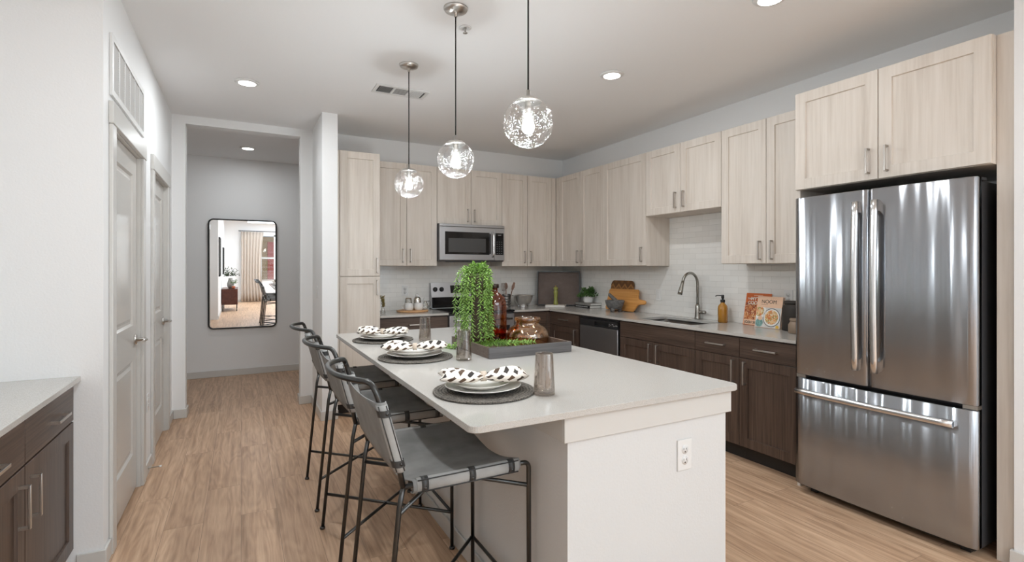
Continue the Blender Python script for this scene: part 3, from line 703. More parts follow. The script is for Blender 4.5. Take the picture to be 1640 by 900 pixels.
cabinet('wall_cabinet', 'R', 3.115, 1.035, 1.990, 1.869, 2.478, XR - 3.116, [('door', 1.515, 1.990, 1.869, 2.478, (1.562, 1.975, 'v')), ('door', 1.035, 1.515, 1.869, 2.478, (1.470, 1.975, 'v'))],
        'deep pale oak cabinet above the refrigerator', GU, LO)
tag(MB().box(3.118, XR - .001, 1.969, 1.988, 0, 1.868).build('end_panel', OAK), 'pale oak end panel between the refrigerator and base cabinets', 'panel')
tag(MB().box(3.150, XR - .001, .968, 1.034, 0, 2.478).build('filler_panel', OAK), 'tall pale oak filler panel between the refrigerator and white wall', 'panel')
# range-side wall cabinets (front faces at y = 5.238)
PV = 5.257; DV = YB - PV - .001
cabinet('wall_cabinet', 'B', PV, 1.195, 1.877, ZB, ZT, DV, [('door', 1.195, 1.540, ZB, ZT, (1.500, 1.513, 'v')), ('door', 1.540, 1.877, ZB, ZT, (1.580, 1.513, 'v'))],
        'pale oak wall cabinet beside the tall pantry cabinet', GU, LO)
cabinet('wall_cabinet', 'B', PV, 1.877, 2.667, 1.866, ZT, DV, [('door', 1.877, 2.277, 1.866, ZT, (2.236, 1.968, 'v')), ('door', 2.277, 2.667, 1.866, ZT, (2.318, 1.968, 'v'))],
        'short pale oak wall cabinet above the microwave', GU, LO)
cabinet('wall_cabinet', 'B', PV, 2.667, 3.4285, ZB, ZT, DV, [('door', 2.667, 3.006, ZB, ZT, (2.964, 1.513, 'v')), ('door', 3.006, 3.345, ZB, ZT, (3.048, 1.513, 'v')), ('panel', 3.345, 3.408, ZB, ZT, None)],
        'pale oak wall cabinet between the microwave and the corner', GU, LO)
cabinet('pantry_cabinet', 'B', 4.949, .786, 1.188, .10, ZT, YB - 4.95, [('door', .811, 1.188, 1.303, ZT, (1.157, 1.407, 'v')), ('door', .811, 1.188, .105, 1.298, (1.157, 1.194, 'v')), ('panel', .786, .811, .105, ZT, None)],
        'tall pale oak pantry cabinet beside the white wall column', 'pale oak wall cabinets', LO, toe=True)
# dark base cabinets
PB = 3.159; DBASE = XR - PB - .001; CT = .894; ZD0, ZD1 = .741, .884
cabinet('base_cabinet', 'R', PB, 4.360, 4.953, .105, CT, DBASE, [('drawer', 4.385, 4.930, ZD0, ZD1, (4.66, .813, 'h')), ('door', 4.385, 4.930, .112, ZD0, (4.44, .645, 'v')), ('panel', 4.930, 4.953, .112, ZD1, None)],
        'dark walnut corner base cabinet beside the dishwasher', GB, DR, toe=True, pm=NICKEL, L=.16)
def no_top(b): pass
r = cabinet('base_cabinet', 'R', PB, 2.832, 3.724, .105, .66, DBASE, [('panel', 2.832, 3.724, ZD0, ZD1, None), ('door', 3.277, 3.724, .112, ZD0, (3.322, .645, 'v')), ('door', 2.832, 3.277, .112, ZD0, (3.232, .645, 'v'))],
        'wide dark walnut base cabinet under the sink', GB, DR, toe=True, pm=NICKEL, L=.16,
        extra=lambda b: b.box(2.8325, 2.85, .66, CT, -DBASE, 0).box(3.706, 3.7235, .66, CT, -DBASE, 0).box(2.85, 3.706, .66, CT, -.018, 0))
cabinet('base_cabinet', 'R', PB, 2.431, 2.832, .105, CT, DBASE, [('drawer', 2.431, 2.832, ZD0, ZD1, (2.63, .815, 'h')), ('door', 2.431, 2.832, .112, ZD0, (2.478, .637, 'v'))],
        'dark walnut base cabinet with one drawer beside the sink cabinet', GB, DR, toe=True, pm=NICKEL, L=.165)
cabinet('base_cabinet', 'R', PB, 1.9905, 2.431, .105, CT, DBASE, [('drawer', 1.9905, 2.431, ZD0, ZD1, (2.218, .815, 'h')), ('door', 1.9905, 2.431, .112, ZD0, (2.382, .637, 'v'))],
        'dark walnut base cabinet with one drawer beside the refrigerator', GB, DR, toe=True, pm=NICKEL, L=.165)
PBB = 4.974; DBB = YB - PBB - .001
cabinet('base_cabinet', 'B', PBB, 1.190, 1.894, .105, CT, DBB, [('drawer', 1.190, 1.894, ZD0, ZD1, (1.56, .813, 'h')), ('door', 1.190, 1.542, .112, ZD0, (1.50, .645, 'v')), ('door', 1.542, 1.894, .112, ZD0, (1.585, .645, 'v'))],
        'dark walnut base cabinet between the pantry cabinet and the range', GB, DB, toe=True, pm=NICKEL, L=.165)
cabinet('base_cabinet', 'B', PBB, 2.664, 3.158, .105, CT, DBB, [('drawer', 2.664, 3.10, ZD0, ZD1, (2.88, .813, 'h')), ('drawer', 2.664, 3.10, .49, ZD0, (2.88, .62, 'h')), ('drawer', 2.664, 3.10, .112, .49, (2.88, .30, 'h')), ('panel', 3.10, 3.158, .112, ZD1, None)],
        'dark walnut drawer base between the range and the corner', GB, DB, toe=True, pm=NICKEL, L=.165)
# sideboard run in the alcove
PL = -.684
for a, b_, hu, lab in ((2.362, 2.945, 1, 'dark walnut base cabinet against the white wall beside the panel doors'), (1.76, 2.362, 0, 'dark walnut alcove cabinet cut by the edge of the frame')):
    hv = (2.462, .555) if hu else (2.315, .555)
    cabinet('base_cabinet', 'L', PL, a, b_, .105, .862, .58, [('drawer', a, b_, .692, .848, ((a + b_) / 2 + (.05 if hu else .0), .762, 'h')), ('door', a, b_, .112, .688, (a + .055 if hu else b_ - .055, .56, 'v'))],
            lab, 'dark walnut cabinets in the alcove', DR, toe=True, pm=NICKEL, L=.15)
tag(MB().box(-1.298, -.640, 1.755, 2.949, .8645, .889, bev=.003).build('countertop', QUARTZ), 'white quartz countertop over the alcove cabinets', 'countertop')

# countertops
SX0, SX1, SY0, SY1 = 3.225, 3.605, 2.945, 3.60
ct = MB(); zt0, zt1 = .8945, .9165
ct.box(3.119, XR - .0005, 1.9905, SY0, zt0, zt1).box(3.119, XR - .0005, SY1, YB - .0005, zt0, zt1).box(3.119, SX0, SY0, SY1, zt0, zt1).box(SX1, XR - .0005, SY0, SY1, zt0, zt1)
ct.box(2.664, 3.119, 4.934, YB - .0005, zt0, zt1)
tag(ct.build('countertop', QUARTZ), 'white quartz countertop running through the corner and around the sink', 'countertop')
tag(MB().box(1.190, 1.894, 4.934, YB - .0005, zt0, zt1, bev=.002).build('countertop', QUARTZ), 'short white quartz countertop between the pantry cabinet and range', 'countertop')
# tiled splashback
bs = MB().box(1.190, 3.7195, YB - .009, YB - .001, .9175, 1.402).box(1.878, 2.666, YB - .009, YB - .001, 1.402, 1.46)
struct(bs.build('backsplash', TILEX))
struct(MB().box(XR - .009, XR - .001, 1.9905, YB - .0095, .9175, 1.402).box(XR - .009, XR - .001, 2.809, 3.672, 1.402, 1.872).build('backsplash', TILEY))
outlet('light_switch', (XR - .0095, 3.815, 1.11), (0, 1, 0), (-1, 0, 0), 'white switch plate on the tiles beside the cutting boards', True)
outlet('wall_outlet', (XR - .0095, 2.44, 1.155), (0, 1, 0), (-1, 0, 0), 'white outlet on the tiles above the dark canister')
outlet('wall_outlet', (1.612, YB - .0095, 1.13), (1, 0, 0), (0, -1, 0), 'white outlet on the tiles above the round coffee board')

# sink and faucet
sk = thing('kitchen_sink', (3.415, 3.27, .70), 'stainless undermount sink set into the quartz countertop', 'sink')
b = MB(); z0, z1 = .70, .8935; t = .003
R0 = rrect(SX0 - .004, SX1 + .004, SY0 - .004, SY1 + .004, .03, 5); R1 = rrect(SX0 + .006, SX1 - .006, SY0 + .006, SY1 - .006, .045, 5)
A = [b.V((p[0], p[1], z1)) for p in R0]; B = [b.V((p[0], p[1], z0 + .02)) for p in R1]
R2 = rrect(SX0 + .03, SX1 - .03, SY0 + .03, SY1 - .03, .045, 5); Cc = [b.V((p[0], p[1], z0 + .004)) for p in R2]
n = len(A)
for P_, Q_ in ((A, B), (B, Cc)):
    for i in range(n): b.F([P_[i], P_[(i + 1) % n], Q_[(i + 1) % n], Q_[i]], True)
b.F(Cc)
b.build('basin', steel_mat('sink_steel', (.60, .60, .60), .25, streak=False), sk, solid=.003)
MB().lathe([(0, .001), (.042, .001), (.044, .005), (.03, .006), (0, .003)], 24, (3.43, 3.27, .703)).build('drain', CHROME, sk)
fc = thing('kitchen_faucet', (3.655, 3.265, .9165), 'brushed nickel pull-down faucet arching over the sink', 'faucet')
FN = steel_mat('faucet_nickel', (.36, .35, .32), .25, streak=False)
fx, fy, fz = 3.655, 3.265, .9165
MB().lathe([(0, .0005), (.029, .0005), (.029, .008), (.026, .02), (.0235, .05), (.021, .12), (.0165, .135), (0, .135)], 24, (fx, fy, fz)).build('body', FN, fc)
arc = [(fx, fy, fz + .12), (fx, fy, fz + .30)]
for i in range(13):
    a = PI * i / 12 * .93; arc.append((fx - .095 + .095 * math.cos(a), fy, fz + .315 + .105 * math.sin(a)))
MB().tube(arc, .0125, 14).build('gooseneck', FN, fc)
e_ = Vector(arc[-1]); dr = (e_ - Vector(arc[-2])).normalized()
MB().tube([e_ - dr * .005, e_ + dr * .02, e_ + dr * .085, e_ + dr * .115], [.0135, .0145, .021, .0205], 18).build('spray_head', FN, fc)
MB().tube([(fx, fy - .012, fz + .062), (fx, fy - .03, fz + .066), (fx - .01, fy - .09, fz + .068), (fx - .012, fy - .097, fz + .068)], [.014, .0155, .0165, .010], 16).build('lever', FN, fc)

# ------------------------------------------------------------------ dishwasher
dw = thing('dishwasher', (3.44, 4.035, 0), 'dark stainless dishwasher under the corner countertop', 'dishwasher')
y0, y1 = 3.745, 4.355
MB().box(3.165, XR - .03, y0 + .004, y1 - .004, .10, .875).build('tub', BLACKP, dw)
MB().box(3.20, XR - .03, y0 + .01, y1 - .01, 0, .098).build('toe_kick', TOE, dw)
MB().frame(*FR['R'](3.165)).box(y0 + .004, y1 - .004, .115, .792, 0, .034, bev=.004).build('door', STEELD, dw, uv=((0, 1, 0), (0, 0, 1)))
cp = MB().frame(*FR['R'](3.165)); yh0, yh1 = 3.885, 4.105
cp.box(y0 + .004, yh0, .796, .868, 0, .032).box(yh1, y1 - .004, .796, .868, 0, .032).box(yh0, yh1, .845, .868, 0, .032).box(yh0, yh1, .796, .808, 0, .032).box(yh0, yh1, .808, .845, 0, .008)
cp = cp.build('control_panel', BLACKP, dw)
kb = MB().frame(*FR['R'](3.165))
for y, z in ((3.87, .838), (3.87, .824), (3.85, .832), (3.83, .84), (3.822, .84), (3.814, .838), (3.81, .824), (3.79, .826), (3.775, .832), (3.768, .832), (3.757, .828)): kb.box(y - .0035, y + .0035, z - .002, z + .002, .0321, .0328)
kb.build('indicator', mat('white_ink', (.75, .75, .75), .5), cp)
MB().frame(*FR['R'](3.165)).box(y0, y1, .8705, .8925, -.02, .022).build('top_trim', BLACKP, dw)

# ------------------------------------------------------------------ range and microwave
rg = thing('electric_range', (2.279, 5.22, 0), 'stainless electric range with black glass cooktop and back console', 'range')
rx0, rx1 = 1.8965, 2.6615
MB().box(rx0, rx1, 4.955, YB - .012, .05, .905).build('body', GREYP, rg)
MB().box(rx0 + .02, rx1 - .02, 5.0, YB - .05, 0, .05).build('foot_base', BLACKP, rg)
MB().box(rx0, rx1, 4.915, 5.50, .906, .925, bev=.004).build('cooktop', BLACKG, rg)
bc = MB().frame((rx0, 0, 0), (0, 1, 0), (0, 0, 1), (1, 0, 0)).prism([(5.47, .926), (5.552, .926), (5.552, 1.212), (5.515, 1.212), (5.475, 1.055)], 0, rx1 - rx0).build('back_console', STEELD, rg)
MB().box(rx0 + .004, rx1 - .004, 5.466, 5.476, .93, 1.05).build('console_skirt', BLACKG, bc)
nrm = Vector((0, -.157, .04)).normalized(); upv = Vector((0, .04, .157)).normalized()
for kx in (1.945, 2.022, 2.535, 2.612):
    k = MB().frame(Vector((kx, 5.496, 1.138)), (1, 0, 0), upv, nrm)
    k.lathe([(0, .0), (.027, .0), (.027, .006), (.022, .008), (.020, .026), (0, .028)], 24).box(-.005, .005, -.021, .021, .02, .032, bev=.002).build('knob', BLACKP, bc)
k = MB().frame(Vector((2.28, 5.496, 1.138)), (1, 0, 0), upv, nrm).box(-.15, .15, -.045, .045, .0, .002).build('display', BLACKG, bc)
od = MB().frame(*FR['B'](4.955)).box(rx0 + .003, rx1 - .003, .26, .885, 0, .035, bev=.004).build('oven_door', STEELD, rg)
MB().frame(*FR['B'](4.955)).box(rx0 + .06, rx1 - .06, .33, .76, .035, .0365).build('oven_window', BLACKG, od)
MB().frame(*FR['B'](4.955)).tube([(rx0 + .05, .835, .075), (rx1 - .05, .835, .075)], .014, 12).box(rx0 + .06, rx0 + .08, .825, .845, .035, .07).box(rx1 - .08, rx1 - .06, .825, .845, .035, .07).build('oven_handle', CHROME, od)
MB().frame(*FR['B'](4.955)).box(rx0 + .003, rx1 - .003, .06, .252, 0, .03, bev=.004).build('storage_drawer', STEELD, rg)

mwv = thing('microwave', (2.271, 5.37, 1.458), 'over-the-range stainless microwave with black glass door', 'microwave')
mx0, mx1, mz0, mz1 = 1.8805, 2.6615, 1.456, 1.8635
fm = FR['B'](5.19)
MB().box(mx0, mx1, 5.19, YB - .012, mz0, mz1).build('casing', GREYP, mwv)
MB().frame(*fm).box(mx0, mx1, mz1 - .028, mz1, 0, .024, bev=.003).build('vent_rail', STEELD, mwv)
dr_ = MB().frame(*fm).box(mx0, 2.535, mz0 + .012, mz1 - .03, 0, .026, bev=.004).build('door', STEELD, mwv)
MB().frame(*fm).box(mx0 + .06, 2.47, mz0 + .075, mz1 - .085, .026, .0275).build('door_glass', BLACKG, dr_)
MB().frame(*fm).box(mx0 + .10, 2.425, mz0 + .10, mz1 - .155, .0275, .028).build('door_screen', mat('screen_mesh', (.06, .06, .06), .25), dr_)
MB().frame(*fm).box(2.472, 2.487, mz0 + .085, mz1 - .095, .026, .028).build('door_latch_strip', BLACKG, dr_)
MB().frame(*fm).tube(fillet([(2.508, mz0 + .05, .024), (2.508, mz0 + .07, .062), (2.508, mz1 - .10, .062), (2.508, mz1 - .08, .024)], .02), .011, 12).build('door_handle', CHROME, dr_)
cpn = MB().frame(*fm).box(2.537, mx1, mz0 + .012, mz1 - .03, 0, .024, bev=.003).build('control_frame', STEELD, mwv)
MB().frame(*fm).box(2.546, mx1 - .012, mz0 + .075, mz1 - .085, .024, .0255).build('keypad', BLACKG, cpn)
ky = MB().frame(*fm)
for r_ in range(6):
    for c_ in range(3): ky.box(2.562 + c_ * .028, 2.575 + c_ * .028, mz0 + .09 + r_ * .026, mz0 + .095 + r_ * .026, .0256, .0259)
ky.box(2.578, 2.618, mz1 - .112, mz1 - .104, .0256, .0259)
ky.build('key_marks', mat('grey_ink', (.22, .22, .22), .5), cpn)
MB().frame((0, 0, mz0 + .0), (1, 0, 0), (0, 1, 0), (0, 0, -1)).box(2.05, 2.5, 5.25, 5.45, 0, .006).build('underside_filter', BLACKP, mwv)

# ------------------------------------------------------------------ refrigerator
rf = thing('refrigerator', (3.37, 1.51, 0), 'stainless french-door refrigerator with bottom freezer drawer', 'refrigerator')
fy0, fy1, fym = 1.068, 1.950, 1.529
MB().box(3.105, 3.70, fy0 + .012, fy1 - .012, .035, 1.795, bev=.004).build('cabinet', GREYP, rf)
MB().box(3.10, 3.16, fy0 + .03, fy1 - .03, .02, .06).box(3.115, 3.15, fy0 + .05, fy0 + .09, 0, .02).box(3.115, 3.15, fy1 - .09, fy1 - .05, 0, .02).box(3.6, 3.64, fy0 + .05, fy0 + .09, 0, .035).box(3.6, 3.64, fy1 - .09, fy1 - .05, 0, .035).build('base_grille', BLACKP, rf)
def fdoor(name, a0, a1, z0, z1, parent, bow=.010):
    """steel skin gently bowed about the fridge's centre line, edges rounded over"""
    b = MB(); xs, n = 3.034, 26
    prof = []
    for i in range(n + 1):
        y = a0 + (a1 - a0) * i / n
        q = (y - fym) / ((fy1 - fy0) / 2); x = xs - bow * (1 - q * q)
        e = min(y - a0, a1 - y)
        if e < .012: x += .010 * (1 - math.sqrt(max(0, 1 - ((.012 - e) / .012) ** 2)))
        prof.append((x, y))
    ring = [(3.095, a0 + .002)] + prof + [(3.095, a1 - .002)]
    P = [[(x, y, z) for x, y in ring] for z in (z0, z0 + .004, z1 - .004, z1)]
    for k in (0, 3): P[k] = [(x + (.004 if 0 < i < len(ring) - 1 else 0), y, z) for i, (x, y, z) in enumerate(P[k])]
    Vv = b.grid(P, True)
    b.F([Vv[0][i] for i in range(len(ring))]); b.F([Vv[3][i] for i in range(len(ring))])
    for k in range(3): b.F([Vv[k][0], Vv[k + 1][0], Vv[k + 1][-1], Vv[k][-1]])
    return b.build(name, STEEL, parent, uv=((0, 1, 0), (0, 0, 1)))
dl = fdoor('door', fym + .003, fy1, .728, 1.810, rf); dr2 = fdoor('door', fy0, fym - .003, .728, 1.810, rf)
fd = fdoor('freezer_drawer', fy0, fy1, .053, .706, rf)
for y, par in ((1.578, dl), (1.482, dr2)):
    pr = []
    N_ = 14
    hb = MB(); rows = []
    for i in range(N_ + 1):
        t = i / N_; z = .815 + (1.745 - .815) * t; bow = .012 * math.sin(PI * t)
        x = 2.985 - bow
        rows.append([(x, y - .017, z), (x - .007, y - .010, z), (x - .009, y, z), (x - .007, y + .010, z), (x, y + .017, z), (x + .010, y + .017, z), (x + .010, y - .017, z)])
    Vh = hb.grid(rows, True, close_v=True); hb.F(Vh[0]); hb.F(Vh[-1])
    for z in (.845, 1.715): hb.box(2.985, 3.034, y - .012, y + .012, z - .03, z + .03)
    hb.build('handle', CHROME, par)
hb = MB(); rows = []
for i in range(17):
    t = i / 16; y = 1.140 + (1.918 - 1.140) * t; x = 2.985 - .014 * math.sin(PI * t); z = .632
    rows.append([(x, y, z - .017), (x - .007, y, z - .010), (x - .009, y, z), (x - .007, y, z + .010), (x, y, z + .017), (x + .010, y, z + .017), (x + .010, y, z - .017)])
Vh = hb.grid(rows, True, close_v=True); hb.F(Vh[0]); hb.F(Vh[-1])
for y in (1.17, 1.888): hb.box(2.985, 3.036, y - .03, y + .03, z - .012, z + .012)
hb.build('handle', CHROME, fd)
for y in (fy0 + .03, fy1 - .03):
    MB().box(3.06, 3.16, y - .025, y + .025, 1.797, 1.812, bev=.003).build('hinge_cover', GREYP, rf)
    MB().box(3.05, 3.10, y - .028, y + .028, .708, .726).build('hinge', NICKEL, rf)
# round script emblem
em = MB().frame((3.0345, 1.208, 1.735), (0, -1, 0), (0, 0, 1), (-1, 0, 0))
em.lathe([(0, -.001), (.019, -.001), (.019, .002), (.017, .003), (.016, .002), (0, .002)], 28)
em.tube([(.0145 * math.cos(a), .0145 * math.sin(a), .0025) for a in [2 * PI * i / 24 for i in range(24)]], .0009, 6, closed=True)
em.tube(bez([(-.009, -.003, .0028), (-.004, .006, .0028), (-.001, .002, .0028), (-.006, -.006, .0028), (.000, -.004, .0028), (.003, .006, .0028), (.007, .004, .0028), (.003, .000, .0028), (.008, -.004, .0028), (.010, .001, .0028)], 4), .0009, 6)
em.build('emblem', CHROME, dr2)

# ------------------------------------------------------------------ island
IX0, IX1, IY0, IY1 = .587, 1.747, 1.348, 3.726
isl = thing('kitchen_island', (1.33, 2.54, 0), 'white kitchen island base with greige trim band under the countertop', 'island')
MB().box(.948, 1.708, 1.386, 3.70, 0, .893).build('body', mat('island_paint', (.625, .63, .625), .6, bump=.35, bscale=120), isl)
MB().box(.926, 1.724, 1.371, 1.385, .806, .894, bev=.002).box(.926, .947, 1.3855, 3.70, .806, .894, bev=.002).build('trim_band', TRIM, isl)
MB().box(.935, .947, 1.3865, 3.70, 0, .083, bev=.003).box(.9355, 1.708, 1.3745, 1.3855, 0, .083, bev=.003).build('base_trim', TRIM, isl)
itop = MB().prism(rrect(IX0, IX1, IY0, IY1, .028, 6), .8945, .9165, bev=.002).build('island_countertop', QUARTZ)
tag(itop, 'white quartz countertop of the island with rounded corners', 'countertop')
outlet('wall_outlet', (1.477, 1.3855, .673), (1, 0, 0), (0, -1, 0), 'white duplex outlet on the end of the island')

# ------------------------------------------------------------------ counter stools
def stool():
    r = thing('counter_stool', (.65, 1.832, 0), 'grey leather sling counter stool at the outlet end of the island', 'stool', 'counter stools along the island')
    hw, zs = .252, .682; xb, xf = -.197, .262        # rear and front legs, half width, seat rail height
    tr = .0085
    for s in (-1, 1):
        fl = MB().tube(fillet([(xf - .05, s * hw, zs), (xf, s * hw, zs), (xf + .002, s * hw, 0.012)], .035), tr, 12).build('leg', GUNMETAL, r, local=True)
        MB().lathe([(0, 0), (.013, 0), (.014, .008), (.0095, .014), (0, .014)], 14, (xf + .002, s * hw, 0)).build('foot_cap', GUNMETAL, fl, local=True)
        rl = MB().tube([(xb, s * hw, zs), (xb - .012, s * hw, zs - .06), (xb - .072, s * (hw - .003), .012)], tr, 12).build('leg', GUNMETAL, r, local=True)
        MB().lathe([(0, 0), (.013, 0), (.014, .008), (.0095, .014), (0, .014)], 14, (xb - .073, s * (hw - .003), 0)).build('foot_cap', GUNMETAL, rl, local=True)
        MB().tube([(xb, s * hw, zs), (xf - .049, s * hw, zs)], tr, 12).build('seat_rail', GUNMETAL, r, local=True)
    # back frame: two leaning posts and the bowed top rail in one tube
    top, lean, bow = 1.022, -.098, -.088
    pts = [(xb, -hw, zs), (xb - .02, -hw, zs + .10), (xb + lean * .86, -hw, top - .03)]
    arc = []
    for i in range(13):
        t = -1 + 2 * i / 12; arc.append((xb + lean + bow * (1 - abs(t) ** 2.6), t * (hw - .02), top + .006 * (1 - t * t)))
    path = fillet(pts + arc + [(p[0], -p[1], p[2]) for p in pts[::-1]], .03, 4)
    MB().tube(path, .0095, 12).build('back_frame', GUNMETAL, r, local=True)
    def X(z, rb=0):
        k = (zs - .06 - z) / (zs - .072); xr = xb - .012 - .06 * max(0, k)
        for s in (-1, 1): MB().tube([(xr, s * hw, z), (xf, -s * hw, z + .0)], .0075, 10).build('stretcher', GUNMETAL, r, local=True)
    X(.598); X(.180)
    MB().tube([(xf, -hw, .180), (xf, hw, .180)], .0075, 10).build('footrest', GUNMETAL, r, local=True)
    # sling seat: wraps the side rails and sags between them
    x0, x1 = xb + .028, xf - .045
    prof = []
    for i in range(8): a = PI * .95 * i / 7; prof.append((-hw - .004 - .015 * math.sin(a), zs - .020 * math.cos(a)))
    prof = [(-hw + .012, zs - .022)] + prof
    mid = []
    for i in range(1, 16): t = -1 + 2 * i / 16; mid.append((t * (hw - .012), zs + .019 - .040 * (1 - t * t) ** .8))
    full = prof + mid + [(-y, z) for y, z in prof[::-1]]
    rows = []
    for k in range(11):
        t = k / 10; x = x0 + (x1 - x0) * t; fl = .010 * (1 if k in (0, 10) else 0)
        rows.append([(x + .012 * math.sin(3 * y / hw) * (0 if 0 < k < 10 else 1) * .4, y, z + (.006 * (t - .5)) - (.006 if k in (0, 10) else 0) * (1 - min(1, abs(y) / hw))) for y, z in full])
    MB2 = MB(); MB2.grid(rows); MB2.build('seat', LEATHER, r, local=True, solid=.0035)
    for s in (-1, 1):
        # folded flesh-side roll along each rail, stitched trims and three straps
        q = MB().frame((0, s * (hw + .006), zs), (0, 1, 0), (0, 0, 1), (1, 0, 0))
        q.prism([(s * .0165 * math.cos(a), .0235 * math.sin(a)) for a in [2 * PI * i / 20 for i in range(20)]], x0 + .012, x1 - .006, smooth=True)
        roll = q.build('rolled_edge', LEATHERL, r, local=True)
        st = MB()
        for dz in (.019, -.019): st.tube([(x0 + .014, s * (hw + .0185), zs + dz), (x1 - .008, s * (hw + .0185), zs + dz)], .0022, 6)
        st.build('edge_trim', LEATHERD, roll, local=True)
        for x in (x0 + .038, (x0 + x1) / 2 + .01, x1 - .035):
            q = MB().frame((0, s * (hw + .006), zs), (0, 1, 0), (0, 0, 1), (1, 0, 0)).prism([(s * .0195 * math.cos(a), .0260 * math.sin(a)) for a in [2 * PI * i / 20 for i in range(20)]], x - .011, x + .011, smooth=True)
            sb = q.build('strap', LEATHERD, r, local=True)
            MB().frame((x, s * (hw + .0255), zs - .006), (1, 0, 0), (0, 0, 1), (0, s, 0)).lathe([(0, .003), (.0045, .002), (.0055, 0)], 10).build('rivet', GUNMETAL, sb, local=True)
    # sling back: wraps both posts and bows backwards between them
    def post(z): t = (z - zs) / (top - .03 - zs); return xb + lean * .86 * t
    zb0, zb1 = .735, .962
    rows = []
    for k in range(9):
        z = zb0 + (zb1 - zb0) * k / 8; px = post(z); row = []
        for i in range(8): a = PI * i / 7; row.append((px + .004 + .016 * math.cos(a + PI), -hw - .015 * math.sin(a), z))
        row = row[::-1]
        for i in range(1, 16):
            t = -1 + 2 * i / 16; row.append((px - .011 - .007 * (1 - t * t), t * hw, z + (.016 * (1 - t * t) * (-1 if k == 8 else 0))))
        for i in range(8): a = PI * i / 7; row.append((px + .004 + .016 * math.cos(a + PI), hw + .015 * math.sin(a), z))
        rows.append(row)
    MB2 = MB(); MB2.grid(rows); MB2.build('backrest', LEATHER, r, local=True, solid=.0035)
    for s in (-1, 1):
        rows = []
        for k in range(7):
            z = zb0 + .004 + (zb1 - zb0 - .012) * k / 6; px = post(z)
            rows.append([(px + .004 + .0185 * math.cos(a), s * hw + s * .003 + .0185 * math.sin(a), z) for a in [2 * PI * i / 16 for i in range(16)]])
        q = MB(); Vq = q.grid(rows, True, close_v=True); q.F(Vq[0]); q.F(Vq[-1])
        roll = q.build('rolled_edge', LEATHERL, r, local=True)
        tr_ = MB()
        for a in (-.95, .35, -2.3): tr_.tube([(post(zb0 + .006) + .004 + .0195 * math.cos(a), s * (hw + .003) - s * .0195 * math.sin(a), zb0 + .006), (post(zb1 - .01) + .004 + .0195 * math.cos(a), s * (hw + .003) - s * .0195 * math.sin(a), zb1 - .01)], .0018, 6)
        tr_.build('edge_trim', LEATHERD, roll, local=True)
        for z in (zb0 + .030, zb1 - .035):
            rows = [[(post(zz) + .004 + .0212 * math.cos(a), s * (hw + .003) + .0212 * math.sin(a), zz) for a in [2 * PI * i / 16 for i in range(16)]] for zz in (z - .011, z + .011)]
            q = MB(); q.grid(rows, True, close_v=True); sb = q.build('strap', LEATHERD, r, local=True)
            MB().frame((post(z) + .010, s * (hw + .0235), z), (1, 0, 0), (0, 0, 1), (0, s, 0)).lathe([(0, .004), (.0045, .003), (.0055, 0)], 10).build('rivet', GUNMETAL, sb, local=True)
    return r
st1 = stool()
dup(st1, (.65, 2.588, 0), 'grey leather sling counter stool between two others at the island')
dup(st1, (.65, 3.305, 0), 'grey leather sling counter stool closest to the white wall column')

